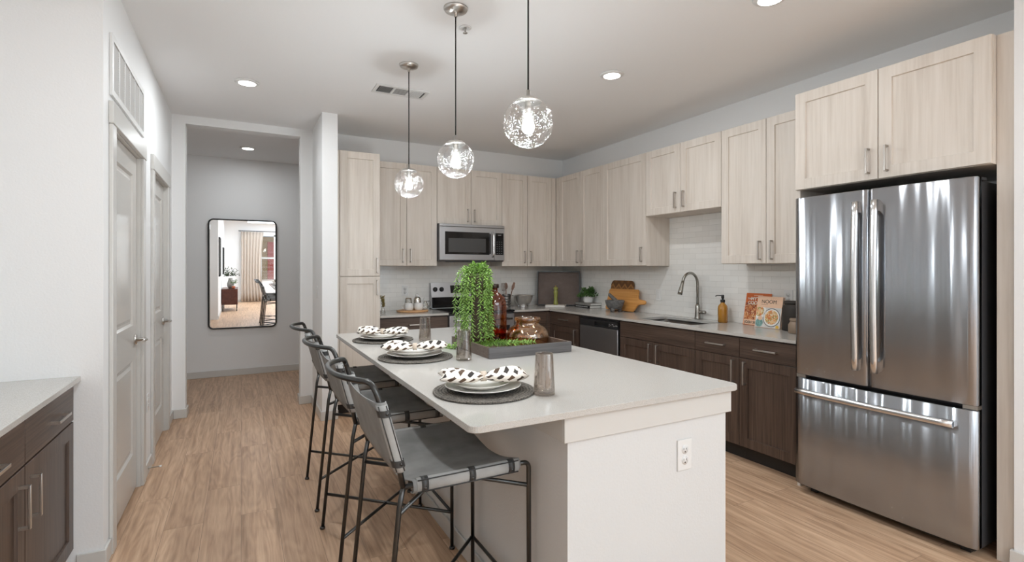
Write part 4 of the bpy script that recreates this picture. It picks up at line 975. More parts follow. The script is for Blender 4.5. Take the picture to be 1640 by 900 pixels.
# ------------------------------------------------------------------ island tableware
ZI = .9165
def placemat(x, y, label):
    m_ = MB().lathe([(0, .0003), (.183, .0003), (.190, .003), (.189, .0075), (.183, .009), (.17, .0078), (0, .0078)], 64, (0, 0, 0)).build('placemat', WEAVE)
    m_.location = (x, y, ZI); return tag(m_, label, 'placemat', 'round woven placemats on the island')
def plate(x, y, z, R, label, kind):
    k = R / .14
    p = MB().lathe([(0, .0005), (R * .60, .0005), (R * .62, .003), (R * .72, .0055), (R * .97, .0175), (R, .019), (R * .995, .0205), (R * .96, .0195), (R * .70, .0090), (R * .6, .0065), (0, .006)], 56).build(kind, CERAM)
    p.location = (x, y, z); return tag(p, label, 'plate', 'stoneware plates on the placemats')
def napkin(x, y, z, label, rz=0.0, seed=1):
    rnd = random.Random(seed)
    r = thing('napkin', (x, y, z), label, 'napkin', 'bow-tied napkins on the plates', rz)
    b = MB(); ul = b.bm.loops.layers.uv.new('UVMap'); NS, NT = 48, 40; rows = []; uvs = []
    ph = [rnd.uniform(0, 6.28) for _ in range(4)]
    for i in range(NS + 1):
        s = -1 + 2 * i / NS; a = abs(s); L = .155
        wid = .010 + .062 * math.sin(min(1, a * 1.15) * PI * .62) ** .8 * (1 - .25 * max(0, a - .75) / .25)
        hgt = .0075 + .019 * math.sin(min(1, a) * PI * .80) ** .9
        if a > .97: hgt *= .55
        row = []; ru = []
        for j in range(NT):
            th = 2 * PI * j / NT; pl = 1 + .16 * math.cos(5 * th + ph[0] + 2 * s) + .08 * math.cos(9 * th + ph[1])
            yy = wid * math.cos(th) * (1 + .05 * math.cos(3 * th + ph[2])); zz = hgt * (math.sin(th) * pl * (1 if math.sin(th) > 0 else .8))
            xx = s * L * (1 + .07 * math.cos(2 * th + ph[3]) * a)
            row.append((xx, yy + .010 * math.sin(2.2 * s + ph[1]), .019 + max(zz, -.0185 + .002) + .004 * a))
            ru.append((s * L, th * .030))
        rows.append(row); uvs.append(ru)
    V_ = [[b.V(p) for p in row] for row in rows]
    for i in range(NS):
        for j in range(NT):
            j2 = (j + 1) % NT; f = b.F([V_[i][j], V_[i + 1][j], V_[i + 1][j2], V_[i][j2]], True)
            tv = [uvs[i][j], uvs[i + 1][j], (uvs[i + 1][j2][0], (j + 1) / NT * 2 * PI * .030), (uvs[i][j2][0], (j + 1) / NT * 2 * PI * .030)]
            for l, q in zip(f.loops, tv): l[ul].uv = q
    b.F(V_[0]); b.F(V_[-1])
    b.build('cloth', NAPKIN, r, local=True, recalc=True)
    q = MB(); q.grid([[(xx, (.0225) * math.cos(a) * sc, .019 + .0185 * math.sin(a) * sc) for a in [2 * PI * k / 24 for k in range(24)]] for xx, sc in ((-.011, 1), (.011, 1), (.011, .9), (-.011, .9))], True, close_u=True, close_v=True)
    q.build('napkin_ring', mat('bone_ring', (.62, .52, .42), .4), r, local=True)
    return r
def tumbler(x, y, label):
    r = MB().lathe([(0, .0005), (.037, .0005), (.0395, .004), (.0385, .03), (.0325, .148), (.0318, .151), (.0308, .151), (.0310, .147), (.0368, .032), (.0368, .012), (0, .010)], 40).build('tumbler', SMOKE)
    r.location = (x, y, ZI); return tag(r, label, 'glass', 'smoked glass tumblers on the island')
VIEW = -.37
for i, (x, y, where) in enumerate(((.805, 3.262, 'setting beside the wall column end'), (.795, 2.545, 'middle island setting'), (.802, 1.722, 'setting at the outlet end of the island'))):
    placemat(x, y, 'charcoal round woven placemat of the ' + where)
    plate(x - .003, y + .003, ZI + .0082, .142, 'larger cream dinner plate of the ' + where, 'dinner_plate')
    plate(x - .006, y + .014, ZI + .0165, .108, 'smaller cream plate stacked in the ' + where, 'salad_plate')
    napkin(x - .002, y + .004, ZI + .0372, 'black and white patterned bow napkin of the ' + where, VIEW - .12 + .1 * i, 3 + i)
tumbler(1.030, 3.10, 'smoked glass tumbler behind the plant, near the pantry cabinet')
tumbler(.988, 2.362, 'smoked glass tumbler in front of the trailing plant')
tumbler(.976, 1.577, 'smoked glass tumbler beside the placemat at the outlet end')

# tray with vessels
ty0, ty1, tx0, tx1 = 2.318, 2.838, 1.108, 1.612
tr = thing('serving_tray', ((tx0 + tx1) / 2, (ty0 + ty1) / 2, ZI), 'square dark wood serving tray in the middle of the island', 'tray')
MB().box(tx0 + .001, tx1 - .001, ty0 + .001, ty1 - .001, ZI + .0005, ZI + .010).build('tray_base', TRAYW, tr)
for q in ((ty0, ty0 + .013), (ty1 - .013, ty1)): MB().box(tx0, tx1, q[0], q[1], ZI + .0005, ZI + .056, bev=.001).build('tray_side', TRAYG, tr)
for q in ((tx0, tx0 + .013), (tx1 - .013, tx1)): MB().box(q[0], q[1], ty0 + .0131, ty1 - .0131, ZI + .0005, ZI + .056, bev=.001).build('tray_side', TRAYW, tr)
ZTR = ZI + .0105
bt = thing('amber_bottle', (1.348, 2.752, ZTR), 'tall amber glass bottle standing on the tray', 'bottle')
MB().lathe([(0, 0), (.066, 0), (.074, .008), (.0755, .03), (.0755, .215), (.073, .245), (.060, .278), (.036, .298), (.0225, .307), (.0205, .318), (.0205, .330), (.0265, .333), (.0275, .344), (.0265, .352), (.019, .353), (.0175, .348), (.0175, .31)], 44, (1.348, 2.752, ZTR + .0003)).build('glass', AMBER, bt)
MB().lathe([(0, .004), (.070, .004), (.072, .03), (.072, .085), (0, .086)], 40, (1.348, 2.752, ZTR)).build('liquid', AMBERD, bt)
MB().lathe([(.0285, .331), (.0295, .334), (.0295, .352), (.027, .356), (0, .357)], 28, (1.348, 2.752, ZTR)).build('cap', mat('dark_bronze', (.03, .018, .012), .3, metal=.6), bt)
jr = thing('lustre_jar', (1.492, 2.600, ZTR), 'squat golden lustre glass jar with wide rim on the tray', 'jar')
MB().lathe([(0, 0), (.098, 0), (.114, .008), (.1235, .030), (.125, .055), (.119, .080), (.103, .100), (.081, .113), (.071, .120), (.069, .130), (.071, .140), (.077, .145), (.0785, .152), (.0755, .160), (.069, .162), (.0655, .157), (.064, .140), (.064, .122), (.075, .110), (.097, .096), (.113, .078), (.1185, .055), (.117, .03), (.108, .012), (0, .008)], 56, (1.492, 2.600, ZTR + .0003)).build('glass', LUSTRE, jr)

# trailing plant
pl = thing('trailing_plant', (1.195, 2.645, ZTR), 'bright green trailing succulent spilling from a tall vase on the tray', 'plant')
px_, py_ = 1.195, 2.645
MB().lathe([(0, 0), (.040, 0), (.046, .01), (.044, .10), (.038, .22), (.046, .34), (.060, .415), (.056, .42), (.042, .34), (.034, .22), (0, .20)], 28, (px_, py_, ZTR + .0003)).build('vase', mat('dark_vase', (.07, .045, .03), .4), pl)
def leafy(b, pts, rnd, step, ln, wd):
    """small pointed leaves spiralling down a stem"""
    acc = 0.0; k = 0
    for p, q in zip(pts, pts[1:]):
        seg = (q - p); L_ = seg.length
        if L_ < 1e-6: continue
        t = seg / L_; s0 = acc
        while acc < s0 + L_:
            c = p + t * (acc - s0); up = t.orthogonal().normalized(); k += 1
            an = k * 2.4 + rnd.uniform(-.4, .4); out = (Matrix.Rotation(an, 3, t) @ up)
            d = (out * .75 + t * .55).normalized(); sd = d.cross(t).normalized(); l = ln * rnd.uniform(.75, 1.25); w = wd * rnd.uniform(.8, 1.2)
            nr = sd.cross(d)
            a0 = b.V(c); a1 = b.V(c + d * l * .45 + sd * w + nr * w * .3); a2 = b.V(c + d * l); a3 = b.V(c + d * l * .45 - sd * w + nr * w * .3); a4 = b.V(c + d * l * .5 - nr * w * .5)
            b.F([a0, a1, a4]); b.F([a1, a2, a4]); b.F([a2, a3, a4]); b.F([a3, a0, a4])
            acc += step * rnd.uniform(.7, 1.3)
        acc = max(0, acc - s0 - L_)
rnd = random.Random(11)
cr, sr = math.cos(YAW), math.sin(YAW)
def hang(ang, R, ztop, zend, tail=None, rnd=rnd):
    dx, dy = math.cos(ang), math.sin(ang)
    z0 = ZTR + .41
    pts = [(px_ + dx * .02, py_ + dy * .02, z0 - .03), (px_ + dx * R * .45, py_ + dy * R * .45, ztop), (px_ + dx * R * .9, py_ + dy * R * .9, ztop - .035)]
    n_ = 6
    for i in range(1, n_ + 1):
        z = (ztop - .06) + (zend - ztop + .06) * i / n_
        pts.append((px_ + dx * R * (1 + .04 * i / n_) + rnd.uniform(-.010, .010), py_ + dy * R * (1 + .04 * i / n_) + rnd.uniform(-.007, .007), z))
    if tail: pts += tail
    return bez(pts, 6)
def strand(pts):
    b = MB().mat(LEAF); leafy(b, pts, rnd, .0056, .0250, .0050)
    b.mat(STEM); b.tube(pts[::2] + [pts[-1]], .0016, 5); b.build('trailing_stem', None, pl, recalc=False)
for i in range(17):
    a = 2 * PI * i / 17 + rnd.uniform(-.16, .16); R = rnd.uniform(.045, .125)
    ze = rnd.choice([.99, 1.03, 1.10, 1.0, .975, 1.16, 1.22])
    # keep clear of the amber bottle
    da = (a + PI) % (2 * PI) - PI
    if .05 < da < 1.35: R = min(R, .040)
    elif -1.0 < da <= .05: R = min(R, .078)
    elif abs(da) > 2.3: R *= 1.2
    strand(hang(a, R, rnd.uniform(1.365, 1.405), ze))
# long runners: over the tray's side and along its floor and the counter
strand(hang(PI + .25, .088, 1.38, .985, [(1.092, 2.64, .975), (1.085, 2.66, .945), (1.070, 2.70, .928), (1.04, 2.77, .926), (.99, 2.84, .926), (.955, 2.90, .926)]))
strand(hang(PI - .1, .092, 1.37, .99, [(1.089, 2.67, .965), (1.072, 2.72, .93), (1.05, 2.80, .926), (1.02, 2.88, .926), (.98, 2.93, .926)]))
strand(hang(-1.2, .10, 1.39, .97, [(1.25, 2.46, .972), (1.29, 2.40, .982), (1.34, 2.355, .985), (1.39, 2.34, .982)]))
strand(hang(-1.6, .10, 1.40, .97, [(1.20, 2.47, .975), (1.22, 2.40, .985), (1.26, 2.35, .988), (1.32, 2.335, .984), (1.36, 2.33, .982)]))
strand(hang(-1.9, .11, 1.38, .97, [(1.17, 2.46, .975), (1.18, 2.39, .988), (1.21, 2.345, .990), (1.27, 2.335, .984)]))
strand(hang(-2.3, .10, 1.39, .975, [(1.15, 2.50, .965), (1.16, 2.43, .975), (1.20, 2.38, .982), (1.24, 2.36, .978)]))

# ------------------------------------------------------------------ counter items, range side
ZC = .9165
def lathe_obj(name, prof, x, y, z, m, label, cat, group=None, n=36):
    o = MB().lathe(prof, n).build(name, m); o.location = (x, y, z); return tag(o, label, cat, group)
lathe_obj('serving_board', [(0, .0005), (.160, .0005), (.168, .004), (.168, .016), (.163, .019), (0, .019)], 1.615, 5.275, ZC, MANGO, 'round mango wood board on the counter beside the pantry', 'board', n=48)
zm = ZC + .0195
def mug(x, y, label, ang):
    r = thing('coffee_mug', (x, y, zm), label, 'mug', 'white mugs on the round board')
    MB().lathe([(0, .0005), (.034, .0005), (.045, .010), (.050, .035), (.047, .068), (.045, .076), (.0425, .076), (.0445, .066), (.047, .036), (.042, .014), (0, .006)], 32, (x, y, zm)).build('cup', mat('white_glaze', (.72, .71, .69), .2), r)
    c, s = math.cos(ang), math.sin(ang)
    MB().tube(bez([(x + c * .046, y + s * .046, zm + .060), (x + c * .070, y + s * .070, zm + .058), (x + c * .074, y + s * .074, zm + .034), (x + c * .048, y + s * .048, zm + .020)], 6), .005, 8).build('handle', mat('white_glaze_handle', (.72, .71, .69), .2), r)
mug(1.555, 5.215, 'white mug on the round board nearer the pantry', 2.7); mug(1.660, 5.205, 'white mug on the round board nearer the range', .2)
gp = thing('glass_beaker', (1.585, 5.325, zm), 'clear glass beaker standing behind the white mugs', 'beaker')
MB().lathe([(0, .0005), (.040, .0005), (.044, .006), (.038, .10), (.034, .125), (.033, .125), (.037, .10), (.042, .008), (0, .004)], 28, (1.585, 5.325, zm)).build('glass', CLEAR, gp)
kt = thing('sugar_pot', (1.680, 5.320, zm), 'shiny steel lidded pot with loop knob behind the mugs', 'pot')
MB().lathe([(0, .0005), (.040, .0005), (.042, .01), (.042, .09), (.038, .118), (.026, .135), (0, .139)], 32, (1.680, 5.320, zm)).build('pot_body', steel_mat('polished_steel', (.75, .72, .68), .08, streak=False), kt)
MB().tube([(1.680 + .016 * math.cos(a), 5.320, zm + .150 + .016 * math.sin(a)) for a in [2 * PI * i / 20 for i in range(20)]], .003, 8, closed=True).build('lid_loop', CHROME, kt)
ck = thing('glass_carafe', (1.755, 5.270, zm), 'small clear glass carafe with handle and thin spout', 'carafe')
MB().lathe([(0, .0005), (.028, .0005), (.036, .012), (.034, .04), (.020, .07), (.019, .09), (.0175, .09), (.018, .07), (.031, .04), (.033, .014), (0, .004)], 28, (1.755, 5.270, zm)).build('glass', CLEAR, ck)
MB().tube(bez([(1.775, 5.262, zm + .085), (1.800, 5.250, zm + .088), (1.806, 5.248, zm + .05), (1.790, 5.256, zm + .02)], 6), .0035, 8).build('handle', mat('handle_glass_grey', (.16, .16, .15), .1), ck)
MB().tube(bez([(1.738, 5.275, zm + .055), (1.728, 5.28, zm + .085), (1.745, 5.272, zm + .13)], 6), .004, 8).build('spout', CLEAR, ck)
vs = thing('bud_vase', (1.247, 5.06, ZC), 'clear bud vase with a gold-green sprig beside the pantry', 'vase')
MB().lathe([(0, .0005), (.022, .0005), (.027, .01), (.020, .045), (.012, .075), (.014, .085), (.0125, .085), (.0105, .075), (.018, .045), (.024, .012), (0, .006)], 24, (1.247, 5.06, ZC)).build('glass', CLEAR, vs)
sg = MB().mat(mat('gold_leaf', (.22, .17, .045), .6, var=.4, vscale=60))
r5 = random.Random(5)
for i in range(6): leafy(sg, bez([(1.247, 5.06, ZC + .02), (1.247 + r5.uniform(-.01, .01), 5.06 + r5.uniform(-.012, .012), ZC + .10), (1.247 + r5.uniform(-.016, .022), 5.06 + r5.uniform(-.03, .03), ZC + r5.uniform(.16, .19))], 6)[4:], r5, .006, .022, .006)
sg.build('sprig', None, vs, recalc=False)
pf = tag(MB().box(1.1905, 1.2085, 5.20, 5.38, ZC + .0005, ZC + .235).build('recipe_box', mat('grey_card', (.20, .19, .18), .6)), 'grey upright panel leaning beside the pantry behind the sprig', 'panel')

# utensil crock, bowl
ux, uy = 2.785, 5.36
uc = thing('utensil_crock', (ux, uy, ZC), 'ribbed pewter crock holding wooden utensils beside the range', 'crock')
b = MB()
pr = [(0, .0005), (.048, .0005)]
for i in range(25): z = .004 + .150 * i / 24; pr.append((.052 + .0045 * math.sin(z / .150 * 2 * PI * 4.5), z))
pr += [(.050, .156), (.047, .154), (.046, .02), (0, .014)]
b.lathe(pr, 36, (ux, uy, ZC)).build('crock', steel_mat('dark_pewter', (.20, .19, .18), .35, streak=False), uc)
def utensil(name, top, head, m, label):
    b = MB(); p0 = Vector((ux + (top[0] - ux) * .3, uy + (top[1] - uy) * .3, ZC + .018)); p1 = Vector(top)
    d = (p1 - p0).normalized(); r = thing(name, p0, label, 'utensil', 'cooking utensils in the crock')
    MB().tube([p0, p1 - d * .07], .0055, 8).build('handle', m, r)
    u = Vector((cr, -sr, 0)); u = (u - d * u.dot(d)).normalized(); w = u.cross(d)
    q = MB().frame(p1 - d * .075, u, d, w)
    if head == 'spoon':
        q.prism([(.021 * math.sin(a) * (1 + .15 * math.cos(a)), .038 - .040 * math.cos(a)) for a in [2 * PI * i / 24 for i in range(24)]], -.004, .004, bev=.002)
    elif head == 'slot':
        for i in range(5): q.box(-.026 + i * .0115, -.0195 + i * .0115, .0, .080, -.002, .002)
        q.box(-.026, .026, -.006, .004, -.002, .002).box(-.026, .026, .076, .084, -.002, .002)
    else:
        q.prism([(-.010, -.005), (.010, -.005), (.020, .03), (.016, .085), (-.006, .090), (-.016, .04)], -.003, .003, bev=.0015)
    q.build('head', m, r)
utensil('slotted_turner', (2.735, 5.335, 1.195), 'slot', mat('steel_turner', (.30, .26, .23), .3, metal=.7), 'slotted turner standing in the ribbed crock')
utensil('wooden_spoon', (2.800, 5.395, 1.205), 'spoon', SPOON, 'dark wooden spoon standing upright in the ribbed crock')
utensil('wooden_spatula', (2.880, 5.345, 1.20), 'spatula', SPOON, 'dark wooden spatula leaning out of the ribbed crock')
bw = thing('mixing_bowl', (3.00, 5.33, ZC), 'stainless mixing bowl with side loops on the corner counter', 'bowl')
MB().lathe([(0, .022), (.055, .022), (.085, .045), (.108, .09), (.117, .135), (.122, .138), (.122, .141), (.115, .141), (.105, .09), (.082, .048), (.05, .026), (0, .026)], 40, (3.00, 5.33, ZC)).build('bowl', steel_mat('bowl_steel', (.78, .76, .73), .28, streak=False), bw)
MB().lathe([(.045, .0005), (.062, .0005), (.066, .004), (.058, .023), (.05, .023)], 32, (3.00, 5.33, ZC)).build('foot_ring', CHROME, bw)
for s in (-1, 1):
    MB().tube(bez([(3.00 + s * .112, 5.31 - s * .0, ZC + .133), (3.00 + s * .143, 5.31, ZC + .137), (3.00 + s * .143, 5.35, ZC + .137), (3.00 + s * .112, 5.35, ZC + .133)], 6), .004, 8).build('handle', CHROME, bw)

# leaning tray across the corner
A0, A1 = Vector((3.262, 5.435, 0)), Vector((3.675, 5.105, 0)); ud = (A1 - A0).normalized(); wd_ = Vector((-ud.y, ud.x, 0)); wd_ = -wd_ if wd_.y > 0 else wd_
lt = thing('leaning_tray', (A0 + A1) / 2 + Vector((0, 0, ZC)), 'large dark brown tray standing on edge across the corner', 'tray')
up_ = (Vector((0, 0, 1)) - wd_ * .10).normalized(); up_ = Vector((-wd_.x * .09, -wd_.y * .09, 1)).normalized(); nn = ud.cross(up_); nn = nn if nn.dot(wd_) > 0 else -nn
Lw = (A1 - A0).length; fo = A0 + Vector((0, 0, ZC + .003))
BRN = wood('tray_brown', (.085, .053, .039), (.106, .069, .052), (.126, .087, .068), 'x', .55, 30, 3, .4, .05); BLKR = mat('tray_rim_black', (.02, .018, .017), .4)
MB().frame(fo, ud, up_, nn).box(.01, Lw - .01, .012, .41, 0, .006).build('tray_base', BRN, lt)
MB().frame(fo, ud, up_, nn).box(0, Lw, 0, .012, 0, .035).box(0, Lw, .41, .422, 0, .035).box(0, .012, .012, .41, 0, .035).box(Lw - .012, Lw, .012, .41, 0, .035).build('tray_rim', BLKR, lt)
# book and pepper mill in front of it
bx = Vector((3.36, 5.165, 0)); bm_ = thing('flat_book', bx + Vector((0, 0, ZC)), 'pale thin book lying under the green pepper mill', 'book')
MB().frame(bx + Vector((0, 0, ZC + .0005)), ud, wd_, (0, 0, 1)).box(-.12, .12, -.085, .085, 0, .003).box(-.12, .12, -.085, .085, .019, .022).box(-.12, .12, -.085, -.082, .003, .019).build('cover', mat('cover_cream', (.66, .60, .54), .5), bm_)
MB().frame(bx + Vector((0, 0, ZC + .0005)), ud, wd_, (0, 0, 1)).box(-.116, .116, -.082, .081, .0032, .0188).build('pages', PAPER, bm_)
pm = thing('pepper_mill', bx + Vector((.0, .0, ZC + .0226)), 'olive green pepper mill standing on the thin book', 'pepper mill')
MB().lathe([(0, 0), (.027, 0), (.029, .006), (.026, .03), (.021, .07), (.023, .115), (.028, .150), (.027, .165), (.020, .172), (.021, .178), (.027, .192), (.027, .205), (.020, .214), (0, .217)], 32, bx + Vector((0, 0, ZC + .0228))).build('mill_body', GREENP, pm)
MB().lathe([(0, .216), (.007, .217), (.008, .226), (.005, .232), (0, .233)], 16, bx + Vector((0, 0, ZC + .0228))).build('knob', BRASS, pm)

# books with potted plant
def lying_book(x0, x1, y0, y1, z, h, cov, label, title=None):
    r = thing('lying_book', ((x0 + x1) / 2, (y0 + y1) / 2, z), label, 'book', 'books under the potted plant')
    MB().box(x0, x1, y0, y1, z + .0004, z + .003).box(x0, x1, y0, y1, z + h - .003, z + h).box(x0, x0 + .003, y0, y1, z + .003, z + h - .003).build('cover', cov, r)
    MB().box(x0 + .0032, x1 - .004, y0 + .004, y1 - .004, z + .0032, z + h - .0032).build('pages', PAPER, r)
    return r
bk = mat('book_black', (.014, .013, .013), .5); bg_ = mat('book_grey', (.25, .24, .22), .5, var=.2, vscale=40)
lb = lying_book(3.545, 3.712, 4.735, 5.03, ZC, .030, bk, 'black book at the bottom of the stack under the potted plant')
lying_book(3.55, 3.715, 4.73, 5.025, ZC + .0305, .026, bg_, 'grey patterned book on top of the black book')
wl = MB().frame(*FR['R'](3.545)); r6 = random.Random(2); y = 5.005
while y > 4.775:
    w = r6.uniform(.006, .02); wl.box(y - w, y, ZC + .011, ZC + .019, .0001, .0006); y -= w + r6.uniform(.003, .006)
wl.build('spine_lettering', mat('spine_white', (.6, .6, .6), .6), lb)
pz = ZC + .057
pp = thing('potted_herb', (3.632, 4.875, pz), 'leafy green plant in a white pot on the stacked books', 'plant')
MB().lathe([(0, .0004), (.048, .0004), (.053, .006), (.058, .088), (.056, .090), (.053, .082), (0, .078)], 36, (3.632, 4.875, pz)).build('pot', mat('white_pot', (.74, .73, .71), .4), pp)
r8 = random.Random(8); hb_ = MB().mat(LEAFD)
for i in range(34):
    a = r8.uniform(0, 2 * PI); R = r8.uniform(.03, .135); 
    if math.cos(a) > .3: R = min(R, .055)
    hgt = r8.uniform(.02, .085) * (1 - R * 4) + .02
    p0 = Vector((3.632 + .02 * math.cos(a), 4.875 + .02 * math.sin(a), pz + .078)); p2 = Vector((3.632 + R * math.cos(a), 4.875 + R * math.sin(a), pz + .09 + hgt - (R > .085) * .05))
    leafy(hb_, bez([p0, (p0 + p2) / 2 + Vector((0, 0, .02)), p2], 5)[3:], r8, .017, .036, .012)
hb_.build('foliage', None, pp, recalc=False)

# cutting boards and molcajete
cbo = Vector((3.625, 0, ZC + .002)); un = Vector((0, -1, 0)); lean = Vector((.050, 0, .23)).normalized(); nb = un.cross(lean); nb = nb if nb.x < 0 else -nb
def cut_outline():
    P = [(.010, 0), (.455, .0), (.475, .03), (.492, .062), (.515, .082), (.60, .086), (.618, .098), (.618, .118), (.60, .130), (.505, .136), (.492, .150), (.49, .225), (.475, .238), (.03, .235), (.015, .22), (-.004, .02)]
    return P
c1 = MB().frame(Vector((3.627, 4.535, ZC + .004)), un, lean, nb).prism(cut_outline(), 0, .016, bev=.003).build('cutting_board', BAMBOO)
tag(c1, 'honey-coloured paddle cutting board leaning on the tiles, handle sideways', 'cutting board')
ln2 = Vector((.045, 0, .33)).normalized(); nb2 = un.cross(ln2); nb2 = nb2 if nb2.x < 0 else -nb2
c2 = MB().frame(Vector((3.670, 4.53, ZC + .004)), un, ln2, nb2).prism(rrect(.0, .37, 0, .325, .045, 5), 0, .014, bev=.003).build('cutting_board', HERRING)
tag(c2, 'dark herringbone cutting board with rounded corners at the back', 'cutting board')
mo = thing('molcajete', (3.50, 4.235, ZC), 'rough grey stone mortar on three feet by the boards', 'mortar')
mxo, myo = 3.50, 4.235
MB().lathe([(0, .030), (.060, .030), (.080, .050), (.097, .090), (.103, .120), (.100, .124), (.085, .122), (.065, .075), (0, .058)], 36, (mxo, myo, ZC)).build('bowl', STONE, mo)
for i in range(3):
    a = i * 2.094 + 3.6; cxx, cyy = mxo + .055 * math.cos(a), myo + .055 * math.sin(a)
    MB().tube([(cxx, cyy, ZC + .0005), (mxo + .05 * math.cos(a), myo + .05 * math.sin(a), ZC + .045)], [.016, .026], 12).build('foot', STONE, mo)
pe = MB().tube(bez([(3.52, 4.215, ZC + .098), (3.515, 4.265, ZC + .135), (3.505, 4.325, ZC + .175), (3.503, 4.335, ZC + .178)], 5), [.022] * 5 + [.020, .0195, .019, .0185, .018] + [.018, .018, .016, .013, .009, .004], 14).build('stone_pestle', STONE)
tag(pe, 'grey stone pestle resting in the stone mortar', 'pestle')

# soap bottle
sx, sy = 3.62, 2.965
so = thing('soap_dispenser', (sx, sy, ZC), 'amber soap bottle with black pump beside the faucet', 'soap dispenser')
MB().lathe([(0, .0005), (.036, .0005), (.040, .004), (.0405, .12), (.037, .14), (.026, .156), (.0165, .165), (.0165, .172), (0, .172)], 32, (sx, sy, ZC)).build('bottle', SOAP, so)
pmp = MB().lathe([(.0185, .172), (.0195, .173), (.0195, .193), (.0175, .195), (.008, .196), (.008, .205), (.0125, .206), (.0125, .232), (.010, .236), (0, .236)], 24, (sx, sy, ZC)).tube(fillet([(sx, sy, ZC + .228), (sx - .028, sy + .036, ZC + .230), (sx - .036, sy + .046, ZC + .222)], .01), .0045, 8).build('pump', BLACKP, so)

# cookbooks leaning on the tiles
def cookbook(y0, wy, hz, xb_, xt, label, cover):
    lean = Vector((xt - xb_, 0, math.sqrt(hz ** 2 - (xt - xb_) ** 2))).normalized(); u = Vector((0, -1, 0)); n = u.cross(lean); n = n if n.x < 0 else -n
    o = Vector((xb_, y0, ZC + .0012 + .0)); r = thing('cookbook', (xb_, y0 - wy / 2, ZC), label, 'book', 'cookbooks leaning on the tiles')
    MB().frame(o, u, lean, n).box(0, wy, 0, hz, 0, .0025).box(0, wy, 0, hz, -.020, -.0175).box(0, .0025, 0, hz, -.0175, 0).build('cover', cover, r)
    MB().frame(o, u, lean, n).box(.003, wy - .004, .003, hz - .003, -.0173, -.0002).build('pages', PAPER, r)
    return r, o, u, lean, n
F1 = food_mat('pastry_print', [(.42, .10, .02), (.55, .17, .04), (.22, .03, .01), (.62, .30, .12), (.70, .45, .24), (.30, .06, .015)], 85)
F2 = food_mat('pasta_print', [(.62, .14, .03), (.70, .42, .18), (.72, .60, .42), (.55, .22, .05), (.20, .26, .06), (.75, .50, .22)], 110)
ORG = mat('cover_orange', (.56, .115, .012), .35); PCH = mat('cover_peach', (.72, .47, .32), .4); INK = mat('ink', (.02, .015, .012), .5); WINK = mat('white_print', (.80, .74, .66), .5)
r1, o1, u1, l1, n1 = cookbook(2.795, .225, .262, 3.655, 3.708, 'orange cookbook with pastry photo leaning behind the peach cookbook', ORG)
P1 = lambda u, v, w: o1 + u1 * u + l1 * v + n1 * w
MB().frame(o1, u1, l1, n1).box(.004, .221, .045, .182, .0026, .0029).build('cover_photo', F1, r1)
MB().frame(o1, u1, l1, n1).box(.004, .221, .003, .045, .0026, .0029).build('cover_band', PCH, r1)
text('title', 'MYTHICAL', .037, P1(.048, .204, .003), u1, l1, WINK, r1, bold=.0009)
text('title', 'THE', .019, P1(.016, .209, .003), u1, l1, WINK, r1, bold=.0005)
text('title', 'COOKBOOK', .037, P1(.022, .170, .0032), u1, l1, WINK, r1, bold=.0009)
text('author_line', 'JOSH SCHERER', .030, P1(.012, .012, .0032), u1, l1, INK, r1, bold=.0006)
MB().frame(o1, u1, l1, n1).box(.07, .15, .2415, .246, .0026, .003).build('top_line', PCH, r1)
r2, o2, u2, l2, n2 = cookbook(2.628, .212, .245, 3.575, 3.622, 'peach cookbook with pasta bowl photo leaning beside the dark canister', PCH)
P2 = lambda u, v, w: o2 + u2 * u + l2 * v + n2 * w
MB().frame(o2, u2, l2, n2).box(.002, .210, .002, .158, .0026, .0029).build('cover_photo', mat('marble_print', (.58, .56, .53), .5, var=.15, vscale=25), r2)
def disc(b, u, v, R, w, clip=None): b.prism([(min(.209, max(.003, u + R * math.cos(a))), min(.157, max(.003, v + R * math.sin(a)))) for a in [2 * PI * i / 32 for i in range(32)]], w, w + .0003)
q = MB().frame(o2, u2, l2, n2).mat(mat('pan_print', (.10, .10, .10), .4)); disc(q, .135, .082, .072, .0029); q.mat(mat('bowl_print', (.72, .70, .66), .4)); disc(q, .135, .082, .066, .0033); q.mat(F2); disc(q, .135, .084, .055, .0037)
q.mat(mat('plate_print', (.78, .76, .72), .4)); disc(q, .030, .125, .055, .0029); q.mat(F2); disc(q, .024, .128, .042, .0033)
q.mat(mat('teal_print', (.16, .30, .28), .4, var=.4, vscale=70)); disc(q, .036, .036, .032, .0029); q.mat(PCH); disc(q, .040, .073, .018, .0033); q.mat(mat('lemon_print', (.72, .42, .04), .5)); disc(q, .190, .012, .014, .0033)
q.build('food_print', None, r2)
text('title', 'NOOM', .040, P2(.036, .190, .003), u2, l2, INK, r2)
MB().frame(o2, u2, l2, n2).box(.037, .092, .180, .182, .0026, .003).build('subtitle_line', INK, r2)
q = MB().frame(o2, u2, l2, n2)
for i in range(4): q.tube([(.175 + (.018 + .014 * i) * math.cos(a), .24 + (.018 + .014 * i) * math.sin(a) * .9, .0026) for a in [PI * 1.02 + PI * .5 * k / 10 for k in range(11)]], .0006, 5)
q.build('line_art', mat('tan_ink', (.48, .28, .17), .5), r2)

